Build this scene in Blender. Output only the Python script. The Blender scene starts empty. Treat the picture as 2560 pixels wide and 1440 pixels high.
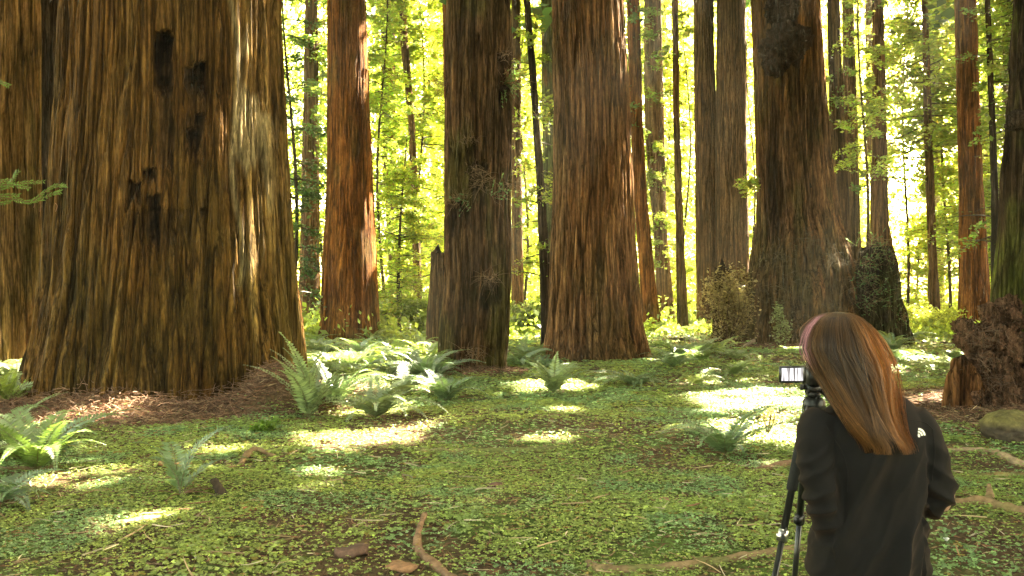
import bpy, math, random
import numpy as np
from mathutils import Vector
from mathutils.bvhtree import BVHTree
# ------------------------------------------------------------------ camera, sky, sun, exposure
S = bpy.context.scene
C = S.collection
F = 2217.0; CAMH = 1.65; HZ = 740.0            # focal length and horizon row for a 2560 px wide picture
cam = bpy.data.objects.new('camera', bpy.data.cameras.new('camera')); C.objects.link(cam)
cam.data.sensor_width = 36; cam.data.lens = 36*F/2560; cam.data.clip_start = .05; cam.data.clip_end = 2000
cam.location = (0, 0, CAMH); cam.rotation_euler = (math.radians(90)+math.atan(20/F), 0, 0)
S.camera = cam
SUN = np.array([0.50, 0.483, 0.72]); SUN /= np.linalg.norm(SUN)
w = bpy.data.worlds.new('World'); S.world = w; w.use_nodes = True
nt = w.node_tree; bg = nt.nodes['Background']
sky = nt.nodes.new('ShaderNodeTexSky'); sky.sky_type = 'NISHITA'; sky.sun_disc = False
sky.sun_elevation = math.asin(SUN[2]); sky.sun_rotation = math.atan2(SUN[0], SUN[1]); sky.dust_density = 4; sky.ozone_density = .6
tint = nt.nodes.new('ShaderNodeMix'); tint.data_type = 'RGBA'; tint.blend_type = 'MULTIPLY'; tint.inputs[0].default_value = 1
tint.inputs[7].default_value = (1.0, .82, .47, 1)
nt.links.new(sky.outputs[0], tint.inputs[6]); nt.links.new(tint.outputs[2], bg.inputs[0]); bg.inputs[1].default_value = .15
sun = bpy.data.objects.new('sun', bpy.data.lights.new('sun', 'SUN')); C.objects.link(sun)
sun.data.energy = 3.6; sun.data.angle = math.radians(.5); sun.data.color = (1, .90, .66)
sun.rotation_euler = Vector(SUN).to_track_quat('Z', 'Y').to_euler()
S.view_settings.view_transform = 'Standard'; S.view_settings.look = 'None'; S.view_settings.gamma = 1
S.view_settings.exposure = 5.32
S.render.engine = 'CYCLES'
cy = S.cycles; cy.max_bounces = 6; cy.diffuse_bounces = 4; cy.glossy_bounces = 2; cy.transmission_bounces = 4; cy.volume_bounces = 0
cy.use_denoising = True; cy.sample_clamp_indirect = 8; cy.caustics_reflective = False; cy.caustics_refractive = False

rng = np.random.default_rng(7); random.seed(7); GSEED = 12
# ------------------------------------------------------------------ noise
def _h(i, j, k, s):
    n = (i.astype(np.int64)*374761393 + j.astype(np.int64)*668265263 + k.astype(np.int64)*2147483647 + s*974634777) & 0xffffffff
    n = ((n ^ (n >> 13))*1274126177) & 0xffffffff
    n = ((n ^ (n >> 16))*2246822519) & 0xffffffff
    return ((n ^ (n >> 15)) & 0xffffff)/16777215.0
def vn(x, y, z, s=0):
    x, y, z = np.broadcast_arrays(np.asarray(x, float), np.asarray(y, float), np.asarray(z, float))
    i, j, k = np.floor(x), np.floor(y), np.floor(z)
    f, g, h = x-i, y-j, z-k
    f = f*f*(3-2*f); g = g*g*(3-2*g); h = h*h*(3-2*h); r = 0
    for a in (0, 1):
        for b in (0, 1):
            for c in (0, 1):
                r = r + _h(i+a, j+b, k+c, s)*(f if a else 1-f)*(g if b else 1-g)*(h if c else 1-h)
    return r
def fbm(x, y, z, s=0, o=3):
    r = 0; a = .5; t = 0
    for q in range(o):
        r = r + a*vn(x*2**q, y*2**q, z*2**q, s+q*13); t += a; a *= .5
    return r/t
def sst(a, b, x):
    t = np.clip((x-a)/(b-a), 0, 1); return t*t*(3-2*t)
# ------------------------------------------------------------------ mesh helpers
def tag(o, label=None, cat=None, group=None, kind=None):
    if label: o['label'] = label
    if cat: o['category'] = cat
    if group: o['group'] = group
    if kind: o['kind'] = kind
    return o
def mk(name, V, Fs, mat, parent=None, col=None, smooth=True, label=None, cat=None, group=None, kind=None):
    """one mesh object from a vertex array and a list of face arrays (3 or 4 columns)"""
    V = np.asarray(V, dtype=np.float32)
    if not isinstance(Fs, list): Fs = [Fs]
    Fs = [np.asarray(f, dtype=np.int32) for f in Fs if len(f)]
    me = bpy.data.meshes.new(name)
    me.vertices.add(len(V)); me.vertices.foreach_set('co', V.ravel())
    loops = np.concatenate([f.ravel() for f in Fs]); tot = np.concatenate([np.full(len(f), f.shape[1], np.int32) for f in Fs])
    me.loops.add(len(loops)); me.loops.foreach_set('vertex_index', loops)
    me.polygons.add(len(tot)); st = np.zeros(len(tot), np.int32); st[1:] = np.cumsum(tot)[:-1]
    me.polygons.foreach_set('loop_start', st)
    try: me.polygons.foreach_set('loop_total', tot)
    except Exception: pass
    me.polygons.foreach_set('use_smooth', np.full(len(tot), smooth, bool))
    me.update(calc_edges=True)
    if col is not None:
        a = me.color_attributes.new('col', 'FLOAT_COLOR', 'POINT')
        c = np.ones((len(V), 4), np.float32); c[:, :3] = col; a.data.foreach_set('color', c.ravel())
    me.materials.append(mat)
    o = bpy.data.objects.new(name, me); C.objects.link(o)
    if parent: o.parent = parent
    return tag(o, label, cat, group, kind)
def root(name, loc, label, cat, group=None):
    o = bpy.data.objects.new(name, None); C.objects.link(o); o.location = loc; o.empty_display_size = .1
    return tag(o, label, cat, group)
class Mesh:
    """collects pieces of ONE mesh"""
    def __init__(s): s.v = []; s.f = []; s.c = []; s.n = 0
    def add(s, V, Fs, col=(1, 1, 1)):
        V = np.asarray(V, float).reshape(-1, 3)
        for f in (Fs if isinstance(Fs, list) else [Fs]): s.f.append(np.asarray(f, int)+s.n)
        c = np.empty((len(V), 3)); c[:] = col; s.v.append(V); s.c.append(c); s.n += len(V); return s
    def build(s, name, mat, parent=None, off=(0, 0, 0), **k):
        by = {}
        for f in s.f: by.setdefault(f.shape[1], []).append(f)
        return mk(name, np.concatenate(s.v)-np.array(off, float), [np.concatenate(q) for q in by.values()], mat, parent, col=np.concatenate(s.c), **k)
def loft(cs, U, W, n=16, cap=True, e=1.0):
    """closed tube through rings: centre cs[k] + cos*U[k] + sin*W[k]"""
    cs, U, W = (np.asarray(q, float) for q in (cs, U, W)); m = len(cs)
    a = np.linspace(0, 2*np.pi, n, endpoint=False); ca, sa = np.cos(a), np.sin(a)
    if e != 1: ca = np.sign(ca)*np.abs(ca)**e; sa = np.sign(sa)*np.abs(sa)**e
    V = (cs[:, None]+ca[None, :, None]*U[:, None]+sa[None, :, None]*W[:, None]).reshape(-1, 3)
    i = np.arange(m-1)[:, None]*n; j = np.arange(n)[None]; k = (j+1) % n
    Q = np.stack([i+j, i+k, i+k+n, i+j+n], -1).reshape(-1, 4); Fs = [Q]
    if cap:
        V = np.concatenate([V, cs[:1], cs[-1:]]); b = m*n; j = np.arange(n); k = (j+1) % n
        Fs.append(np.concatenate([np.stack([k, j, np.full(n, b)], -1), np.stack([j+(m-1)*n, k+(m-1)*n, np.full(n, b+1)], -1)]))
    return V, Fs
def tube(pts, r, n=8, cap=True):
    p = np.asarray(pts, float); r = np.broadcast_to(np.asarray(r, float), (len(p),))
    T = np.gradient(p, axis=0); T /= np.linalg.norm(T, axis=1)[:, None]+1e-9
    u = np.cross(T[0], (0, 0, 1)); u = np.cross(T[0], (1, 0, 0)) if np.linalg.norm(u) < .1 else u; U = []
    for t in T:
        u = u-t*np.dot(u, t); u = u/np.linalg.norm(u); U.append(u)
    U = np.array(U); W = np.cross(T, U)
    return loft(p, U*r[:, None], W*r[:, None], n, cap)
def smooth_path(pts, k=8):
    p = np.asarray(pts, float); m = len(p); q = np.concatenate([[2*p[0]-p[1]], p, [2*p[-1]-p[-2]]]); out = []
    for i in range(m-1):
        a, b, c, d = q[i:i+4]
        for t in np.linspace(0, 1, k, endpoint=False):
            out.append(.5*((2*b)+(c-a)*t+(2*a-5*b+4*c-d)*t*t+(3*b-a-3*c+d)*t**3))
    out.append(p[-1]); return np.array(out)
def box(cx, cy_, cz, sx, sy, sz, bev=.0):
    """box with chamfered vertical edges"""
    x, y, z = sx/2, sy/2, sz/2; b = bev or min(x, y, z)*.25
    ring = np.array([(x-b, -y), (x, -y+b), (x, y-b), (x-b, y), (-x+b, y), (-x, y-b), (-x, -y+b), (-x+b, -y)])
    R = []
    for zz, k in ((-z, b), (-z+b, 0), (z-b, 0), (z, b)):
        q = ring*np.array([(x-k)/x, (y-k)/y]); R.append(np.c_[q, np.full(8, zz)])
    V = np.concatenate(R+[[(0, 0, -z)], [(0, 0, z)]])+np.array([cx, cy_, cz]); j = np.arange(8); k = (j+1) % 8
    Q = np.concatenate([np.stack([i*8+j, i*8+k, i*8+k+8, i*8+j+8], -1) for i in range(3)])
    T = np.concatenate([np.stack([k, j, np.full(8, 32)], -1), np.stack([24+j, 24+k, np.full(8, 33)], -1)])
    return V, [Q, T]
def unit(v): return v/(np.linalg.norm(v, axis=-1, keepdims=True)+1e-9)
def cards(c, u, v, a, b, fold=0.0):
    """leaf-shaped quads: stalk end, two sides, tip"""
    a = np.asarray(a)[..., None] if np.ndim(a) else a; b = np.asarray(b)[..., None] if np.ndim(b) else b
    n = np.cross(u, v)*fold*b
    V = np.stack([c-u*a, c+v*b-u*a*.1+n, c+u*a, c-v*b-u*a*.1+n], 1).reshape(-1, 3)
    return V, np.arange(len(c)*4).reshape(-1, 4)
def rdir(n, r=None):
    r = r or rng
    return unit(r.normal(size=(n, 3)))
# ------------------------------------------------------------------ materials
def mat(name):
    m = bpy.data.materials.new(name); m.use_nodes = True; t = m.node_tree; t.nodes.clear()
    o = t.nodes.new('ShaderNodeOutputMaterial'); return m, t, o
def N(t, typ, **k):
    n = t.nodes.new(typ)
    for a, b in k.items():
        if a.startswith('i_'):
            kk = a[2:]; n.inputs[int(kk) if kk.isdigit() else kk.replace('_', ' ')].default_value = b
        else: setattr(n, a, b)
    return n
def pbsdf(name, col=None, rough=.6, metal=0, attr=False, noise=None, bump=None, sheen=0, sheen_col=(1, 1, 1, 1), spec=.5, var=.3, aniso=(1, 1, 1)):
    m, t, o = mat(name); b = N(t, 'ShaderNodeBsdfPrincipled'); t.links.new(b.outputs[0], o.inputs[0])
    b.inputs['Roughness'].default_value = rough; b.inputs['Metallic'].default_value = metal
    b.inputs['Specular IOR Level'].default_value = spec
    if sheen: b.inputs['Sheen Weight'].default_value = sheen; b.inputs['Sheen Tint'].default_value = sheen_col; b.inputs['Sheen Roughness'].default_value = .5
    tc = N(t, 'ShaderNodeTexCoord'); mp = N(t, 'ShaderNodeMapping'); mp.inputs['Scale'].default_value = aniso
    t.links.new(tc.outputs['Object'], mp.inputs[0])
    src = None
    if attr: src = N(t, 'ShaderNodeAttribute', attribute_name='col').outputs['Color']
    if noise:
        n = N(t, 'ShaderNodeTexNoise', i_Scale=noise, i_Detail=6., i_Roughness=.65); t.links.new(mp.outputs[0], n.inputs['Vector'])
        r = N(t, 'ShaderNodeMapRange', i_1=.3, i_2=.7, i_3=1-var, i_4=1+var); t.links.new(n.outputs[0], r.inputs[0])
        x = N(t, 'ShaderNodeVectorMath', operation='SCALE')
        if src: t.links.new(src, x.inputs[0])
        else: x.inputs[0].default_value = col[:3]
        t.links.new(r.outputs[0], x.inputs['Scale']); src = x.outputs[0]
    if src: t.links.new(src, b.inputs['Base Color'])
    else: b.inputs['Base Color'].default_value = (*col[:3], 1)
    if bump:
        n = N(t, 'ShaderNodeTexNoise', i_Scale=bump[0], i_Detail=8., i_Roughness=.7); t.links.new(mp.outputs[0], n.inputs['Vector'])
        q = N(t, 'ShaderNodeBump', i_Strength=bump[1], i_Distance=bump[2]); t.links.new(n.outputs[0], q.inputs['Height']); t.links.new(q.outputs[0], b.inputs['Normal'])
    return m
def leafmat(name, trans=.45, gloss=.06, k=1.0):
    m, t, o = mat(name)
    at = N(t, 'ShaderNodeAttribute', attribute_name='col')
    d = N(t, 'ShaderNodeBsdfDiffuse'); tr = N(t, 'ShaderNodeBsdfTranslucent'); mx = N(t, 'ShaderNodeMixShader', i_0=trans)
    g = N(t, 'ShaderNodeBsdfGlossy', i_Roughness=.45); mg = N(t, 'ShaderNodeMixShader', i_0=gloss)
    t.links.new(at.outputs['Color'], d.inputs[0])
    x = N(t, 'ShaderNodeVectorMath', operation='MULTIPLY'); x.inputs[1].default_value = (1.95*k, 1.85*k, 1.15*k)
    t.links.new(at.outputs['Color'], x.inputs[0]); t.links.new(x.outputs[0], tr.inputs[0])
    t.links.new(d.outputs[0], mx.inputs[1]); t.links.new(tr.outputs[0], mx.inputs[2])
    t.links.new(mx.outputs[0], mg.inputs[1]); t.links.new(g.outputs[0], mg.inputs[2]); t.links.new(mg.outputs[0], o.inputs[0])
    return m
M = {}
M['leaf'] = leafmat('leaf', .5, .05); M['fern'] = leafmat('fern_leaf', .3, .12); M['sorrel'] = leafmat('sorrel_leaf', .3, .05)
M['needle'] = leafmat('needle_spray', .3, .03)
def barkmat():
    m, t, o = mat('bark'); b = N(t, 'ShaderNodeBsdfPrincipled', i_Roughness=.92); b.inputs['Specular IOR Level'].default_value = .12; t.links.new(b.outputs[0], o.inputs[0])
    tc = N(t, 'ShaderNodeTexCoord'); at = N(t, 'ShaderNodeAttribute', attribute_name='col'); hs = []
    def noi(sc, az, det, ro, dist=0.):
        mp = N(t, 'ShaderNodeMapping'); mp.inputs['Scale'].default_value = (sc, sc, sc*az); t.links.new(tc.outputs['Object'], mp.inputs[0])
        n = N(t, 'ShaderNodeTexNoise', i_Scale=1., i_Detail=det, i_Roughness=ro, i_Distortion=dist); t.links.new(mp.outputs[0], n.inputs['Vector']); return n.outputs[0]
    def mr(x, a, b_, c, d):
        r = N(t, 'ShaderNodeMapRange', i_1=a, i_2=b_, i_3=c, i_4=d); t.links.new(x, r.inputs[0]); return r.outputs[0]
    def ma(op, x, y=None, v=0.):
        q = N(t, 'ShaderNodeMath', operation=op); t.links.new(x, q.inputs[0])
        if y is not None: t.links.new(y, q.inputs[1])
        else: q.inputs[1].default_value = v
        return q.outputs[0]
    n1 = noi(7.0, .05, 3., .5, .4); cr = mr(ma('ABSOLUTE', ma('SUBTRACT', n1, v=.5)), .0, .085, 0., 1.)      # thin long furrows
    n2 = noi(16., .055, 3., .6, .3); cr2 = mr(ma('ABSOLUTE', ma('SUBTRACT', n2, v=.5)), .0, .08, .0, 1.)
    fi = noi(60., .05, 6., .7); bl = noi(3., .5, 5., .6)
    k = ma('MULTIPLY', mr(cr, 0., 1., .36, 1.2), mr(cr2, 0., 1., .66, 1.12)); k = ma('MULTIPLY', k, mr(fi, .3, .7, .66, 1.38)); k = ma('MULTIPLY', k, mr(bl, .3, .7, .75, 1.25)); fl = noi(26., .30, 4., .65, .6); k = ma('MULTIPLY', k, mr(fl, .3, .7, .70, 1.3))
    x = N(t, 'ShaderNodeVectorMath', operation='SCALE'); t.links.new(at.outputs['Color'], x.inputs[0]); t.links.new(k, x.inputs['Scale']); t.links.new(x.outputs[0], b.inputs['Base Color'])
    h = ma('ADD', ma('ADD', ma('ADD', cr, ma('MULTIPLY', fl, v=.6)), ma('MULTIPLY', cr2, v=.5)), ma('MULTIPLY', fi, v=.7)); q = N(t, 'ShaderNodeBump', i_Strength=1., i_Distance=.07); t.links.new(h, q.inputs['Height']); t.links.new(q.outputs[0], b.inputs['Normal']); return m
M['bark'] = barkmat()
M['twig'] = pbsdf('twig', rough=.85, attr=True, spec=.2)
M['wood'] = pbsdf('deadwood', rough=.85, attr=True, noise=25, var=.35, bump=(60, .5, .01), spec=.25)
# ------------------------------------------------------------------ terrain
T1C = np.array([-5.55, 14.6]); 
MOUNDS = [(-5.55, 14.4, 1.9, 4.2, .13), (-1.0, 19.3, .7, 2.0, .06), (1.9, 24, 1.1, 2.6, .03), (9.3, 30, 1.9, 4.6, .08), (8.1, 12.6, 1.2, 3.7, .12), (-3.25, 12.75, .1, 1.05, .42), (-5.6, 12.3, .1, 1.2, .10), (-9.3, 18, 1, 3, .08)]
def duff(x, y):
    r = np.zeros(np.broadcast(x, y).shape)
    for cx, cy_, a, b, h in MOUNDS:
        d = np.hypot(x-cx, y-cy_)+.5*(fbm(x*1.3, y*1.3, 0, 5)-.5)
        r = np.maximum(r, 1-sst(a+(b-a)*.35, b*.93, d))
    return r
def gh(x, y):
    x = np.asarray(x, float); y = np.asarray(y, float)
    z = (fbm(x*.35, y*.35, 0, 3)-.5)*.16+(vn(x*1.6, y*1.6, 0, 9)-.5)*.035
    z = z*sst(2.5, 6, y+np.abs(x)*.3)
    for cx, cy_, a, b, h in MOUNDS:
        d = np.hypot(x-cx, y-cy_)
        z = z+h*(1-sst(a*.8, b, d))*(.8+.4*vn(x*2, y*2, 0, 4))
    far = np.hypot(x, y-20); z = z+.9*sst(70, 220, far)
    return z
def gp(px, py):
    """ground point seen at a pixel of the 2560 px photograph"""
    z = 0
    for _ in range(6):
        Y = (CAMH-z)*F/(py-HZ); X = (px-1280)/F*Y; z = float(gh(X, Y))
    return np.array([X, Y, z])
def pw(px, py, D): return np.array([(px-1280)/F*D, D, CAMH-(py-HZ)*D/F])
# where direct sun gets through the canopy: the rays towards the sun from these balls are left free of foliage
HOLES = []
def hole(px, py, r, keep=.05, z=0.05):
    g = gp(px, py); HOLES.append((g+np.array([0, 0, z]), r, keep))
def hole3(px, py, D, r, keep=.05): HOLES.append((pw(px, py, D), r, keep))
for a in [(960, 1100, .30), (1020, 1080, .22), (900, 1118, .18), (940, 1010, .42), (850, 1000, .25), (1870, 985, .42), (1790, 1010, .34), (1950, 1010, .45), (1880, 1070, .4),
          (1960, 1090, .3), (1730, 960, .3), (1420, 1033, .15), (1340, 1096, .14), (1385, 1096, .12), (1370, 960, .45), (50, 975, .6), (0, 985, .6), (30, 955, .6), (860, 900, .8), (1000, 880, .8), (760, 860, .5), (940, 930, .5),
          (1300, 850, .9), (1750, 860, .8), (1700, 890, .4), (1680, 845, .8), (2330, 905, .6), (2280, 860, 1.0), (2450, 1065, .35), (2410, 1135, .25),
          (810, 1215, .08), (350, 1302, .1), (2200, 930, .4), (700, 850, .5), (880, 930, 1.0), (820, 900, 1.0), (1040, 905, 1.0), (1330, 900, .8), (930, 975, .6), (945, 1025, .45), (800, 1010, .4), (1010, 970, .5), (1390, 975, .4), (2480, 900, .5), (1590, 900, .5), (1130, 860, .6), (1560, 860, .7), (1900, 900, .3)]: hole(*a)
for a in [(620, 100, 13.2, .55), (640, 330, 13.3, .4), (690, 560, 13.5, .35), (650, 690, 13, .25), (870, 200, 31, 1.0), (880, 600, 31, .6), (2190, 900, 3, .10), (2340, 1180, 2.97, .03), (1230, 200, 18.6, .35), (1230, 560, 18.6, .3), (1450, 200, 21.5, .8), (1540, 500, 22, .5), (1990, 250, 28, .9), (2090, 700, 28, .6), (2430, 500, 40, 1.2), (1800, 700, 40, 1.5), (1740, 690, 27, .8), (2440, 870, 14, .5)]: hole3(*a)
def keep_mask(p):
    """which foliage pieces stay: those that do not stand in a ray of sun through a gap"""
    k = np.ones(len(p), bool); u = rng.random(len(p))
    for P, r, kp in HOLES:
        d = p-P; t = d@SUN; q = np.linalg.norm(d-t[:, None]*SUN, axis=1)
        k &= ~((q < r+(.22 if P[1] > 4 else .08)) & (t > 1.0) & (u > kp*.5))
    return k
# ground sheet
def ground():
    fx = lambda n: np.sinh(np.linspace(-1, 1, n)*5.2)/np.sinh(5.2)*400
    xs = fx(720); ys = fx(720)+9
    X, Y = np.meshgrid(xs, ys); n = 720
    Z = gh(X, Y); i = np.arange(n-1)[:, None]*n+np.arange(n-1)[None]
    Q = np.stack([i, i+1, i+n+1, i+n], -1).reshape(-1, 4); V = np.stack([X, Y, Z], -1).reshape(-1, 3)
    x, y = V[:, 0], V[:, 1]; D = duff(x, y)[:, None]
    g = fbm(x*.9, y*.9, 0, 31)[:, None]; h = fbm(x*4, y*4, 0, 32)[:, None]
    soil = np.array([.10, .066, .036])*(.6+.9*h); green = np.array([.09, .13, .028])*(.6+.8*h)
    red = np.array([.15, .085, .055])*(.6+.8*h)
    k = sst(.40, .60, g*.6+h*.4); c = soil*(1-k)+green*k; c = c*(1-D)+red*D
    path = (np.exp(-((y-27-.0*x)/1.6)**2)*sst(10.5, 12.5, x))[:, None]; c = c*(1-path)+np.array([.30, .19, .11])*path
    m = pbsdf('forest_floor', rough=.95, attr=True, noise=30, var=.5, bump=(45, .8, .03), spec=.15)
    mk('ground', V, Q, m, col=c, kind='structure')
ground()
# ------------------------------------------------------------------ trunks
PAL = dict(tan=((.06, .026, .009), (.28, .145, .045), (.40, .235, .09)), warm=((.045, .019, .008), (.21, .098, .038), (.38, .205, .088)), orange=((.065, .019, .006), (.30, .105, .020), (.45, .185, .042)),
           grey=((.022, .011, .006), (.11, .060, .028), (.24, .145, .07)), dark=((.02, .013, .009), (.06, .038, .023), (.11, .07, .04)),
           olive=((.038, .017, .006), (.20, .094, .022), (.34, .185, .055)), far=((.06, .035, .018), (.19, .10, .042), (.28, .165, .075)))
PSC = dict(olive=.76, orange=.80, warm=.84, far=.80, dark=.85, tan=1.3, grey=1.05)
def trunk(prof, D, pal='warm', ztop=45, w=.11, dep=.035, flute=.05, moss=0, mosh=1.5, seed=0, char=None, res=1.25, lean=None, mossc=(.075, .075, .018), zmin=-.35, extra=None, topcut=False, coltweak=None):
    """prof: rows (py, left px, right px) of the outline in the photograph; D: distance of the trunk's axis"""
    prof = np.array(sorted(prof, key=lambda a: -a[0]), float)
    zz = CAMH-(prof[:, 0]-HZ)*D/F; xc = ((prof[:, 1]+prof[:, 2])/2-1280)/F*D
    ww = (prof[:, 2]-prof[:, 1])/2/F; RR = D*ww/np.sqrt(1+ww**2)
    px = D/887.0*res; Rm = RR[len(RR)//2]
    nth = int(np.clip(2*np.pi*Rm/px, 20, 820)); zv = CAMH+HZ*D/F+.8
    hi = min(zv, zz[-1] if topcut else zv)
    zs = np.linspace(zmin, hi, int(np.clip((hi-zmin)/(px*2.2), 12, 320)))
    if not topcut:
        zs = np.concatenate([zs, np.linspace(zv, ztop, 18)[1:]])
    sl = (RR[-1]-RR[0])/max(zz[-1]-zz[0], .1) if len(zz) > 1 else 0
    def ev(z, A, up):
        r = np.interp(z, zz, A); return np.where(z > zz[-1], up(z), r)
    R = ev(zs, RR, lambda z: RR[-1]*np.clip(1-.85*(z-zz[-1])/(ztop-zz[-1]), .06, 1)) if not topcut else np.interp(zs, zz, RR)
    k = (xc[-1]-xc[-2])/(zz[-1]-zz[-2]) if len(xc) > 1 else 0
    X = ev(zs, xc, lambda z: xc[-1]+k*(z-zz[-1])*np.exp(-(z-zz[-1])/12))
    g0 = float(gh(np.interp(0, zz, xc), D))
    # smooth
    for _ in range(6):
        R[1:-1] = (R[:-2]+2*R[1:-1]+R[2:])/4; X[1:-1] = (X[:-2]+2*X[1:-1]+X[2:])/4
    th = np.linspace(0, 2*np.pi, nth, endpoint=False)
    TH, Z = np.meshgrid(th, zs); RR2 = R[:, None]
    r0 = np.interp(2.5, zs, R)
    cx, sx = np.cos(TH)*r0, np.sin(TH)*r0; s = seed*101
    wob = (fbm(cx*.6, sx*.6, Z*.25, s+1)-.5)*.9; tw = TH+wob*.16/max(r0, .3)+.03*np.sin(Z*.7+s)
    # lobes that grow towards the base, following the same twist
    lob = 0
    for q, (kk, am) in enumerate(((3, .5), (5, .8), (8, .7), (13, .5))): lob = lob+am*np.sin(kk*tw+s*1.7+q*2.1)
    grow = .25+1.6*np.exp(-np.clip(Z, 0, None)/(1.1*max(r0, .5)))
    r = RR2*(1+flute*lob*grow*.5)
    a, b = np.cos(tw)*r0/w, np.sin(tw)*r0/w
    n1 = fbm(a*.6, b*.6, Z/(w*22), s+2, 2); n2 = fbm(a*1.4+n1*1.5, b*1.4, Z/(w*15), s+5, 2); n3 = vn(a*2.6, b*2.6, Z/(w*12), s+8)
    rid1 = sst(0, .32, np.abs(n1-.5)*2.4); rid2 = sst(0, .38, np.abs(n2-.5)*2.4)
    plate = rid1*.55+rid2*.45
    r = r+dep*((rid1-.6)*1.1+(rid2-.6)*.95+(n3-.5)*.5)
    lo = fbm(cx*1.2, sx*1.2, Z*.22, s+11); hi_ = fbm(cx*7, sx*7, Z*.9, s+12)
    d, m_, l = (np.array(c)*PSC[pal] for c in PAL[pal])
    k1 = np.clip(.27+.33*plate**1.4+.55*(lo-.5)+.45*(n3-.5)+.45*(n2-.5), 0, 1)[..., None]
    c = np.where(k1 < .5, d+(m_-d)*k1*2, m_+(l-m_)*(k1*2-1))
    pat = fbm(cx*.8, sx*.8, Z*.35, s+14)[..., None]; c = c*(1+.55*(pat-.5)*np.array([1.3, .8, .4]))
    if moss:
        kk = sst(.42, .66, fbm(cx*2, sx*2, Z*1.0, s+16)+.45*np.exp(-np.clip(Z, 0, None)/mosh)*moss-.10)*min(moss, 1)
        kk = (kk*.8)[..., None]; c = c*(1-kk)+np.array(mossc)*(.6+.9*hi_[..., None])*kk
    px_ = 1280+(X[:, None]+r*np.cos(TH))/(D+r*np.sin(TH))*F; py_ = HZ+(CAMH-Z)/(D+r*np.sin(TH))*F; front = np.sin(TH) < .2
    if char is not None:
        for (x0, x1, y0, y1, kk, depth) in char:
            e1 = (fbm(a*.5, b*.5, Z*2.2, s+21)-.5)*28; e2 = (fbm(a*.8, b*.8, Z*.5, s+22)-.5)*90
            mk_ = sst(-3, 3, px_-x0+e1)*sst(-3, 3, x1+e1*.7-px_)*sst(-3, 3, py_-y0+e2*.35)*sst(-30, 30, y1+e2-py_)*front
            r = r-depth*1.6*mk_; sp = (sst(.5, .62, fbm(cx*9, sx*9, Z*7, s+23))*.6)[..., None]
            cc = np.array([.010, .007, .006])*(1-sp)+np.array([.055, .032, .018])*sp
            c = c*(1-mk_[..., None]*kk)+cc*(mk_*kk)[..., None]
    if coltweak is not None: c = coltweak(c, px_, py_, front, Z, hi_[..., None])
    if extra is not None: r = extra(r, px_, py_, front, cx, sx, Z)
    if topcut:
        tp = sst(hi-.35, hi, Z)*(fbm(a*.7, b*.7, Z*0, s+31)); Z = Z-tp*1.9*(hi*.25)
    V = np.stack([X[:, None]+r*np.cos(TH), D+r*np.sin(TH), Z], -1).reshape(-1, 3)
    m = len(zs); i = np.arange(m-1)[:, None]*nth; j = np.arange(nth)[None]; k_ = (j+1) % nth
    Q = np.stack([i+j, i+k_, i+k_+nth, i+j+nth], -1).reshape(-1, 4)
    V = np.concatenate([V, [[X[-1], D, zs[-1]-(.25*R[-1] if topcut else 0)]]]); j = np.arange(nth)
    T = np.stack([j+(m-1)*nth, (j+1) % nth+(m-1)*nth, np.full(nth, len(V)-1)], -1)
    c = np.concatenate([c.reshape(-1, 3), [[.05, .03, .02]]])
    return V, [Q, T], np.clip(c, .004, .8), np.array([np.interp(0, zs, X), D, g0]), X, zs, R
GREENS = np.array([(.060, .105, .022), (.09, .14, .025), (.13, .19, .03), (.05, .085, .035), (.17, .22, .035)])
def leafcol(n, base, var=.35, r=None):
    c = np.asarray(base)*np.exp(rng.normal(0, var, (n, 1)))*np.array([1, 1, 1])*(1+rng.normal(0, .12, (n, 3)))
    return np.repeat(np.clip(c, .01, .6), 4, axis=0)
def high_crown(cx, cy_, z0, z1, rad, n, size=.5, base=GREENS[3]):
    """clumps of flat sprays high on a redwood"""
    nc = max(n//26, 3); t = rng.random(nc)**.8; z = z0+(z1-z0)*t; a = rng.random(nc)*2*np.pi
    rr = rad*(.25+.75*rng.random(nc)**.6)*(1-.65*t); c0 = np.stack([cx+np.cos(a)*rr, cy_+np.sin(a)*rr, z-.25*rr], -1)
    c = np.repeat(c0, 26, 0)+rng.normal(0, 1, (nc*26, 3))*np.array([.85, .85, .28]); c = c[keep_mask(c)]
    u = unit(rng.normal(size=(len(c), 3))*np.array([1, 1, .35])); v = unit(np.cross(u, unit(rng.normal(size=(len(c), 3))*.5+np.array([0, 0, 1]))))
    s = size*np.exp(rng.normal(0, .3, len(c))); V, Fq = cards(c, u, v, s*.6, s*.42); return V, Fq, leafcol(len(c), base, .25)
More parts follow.
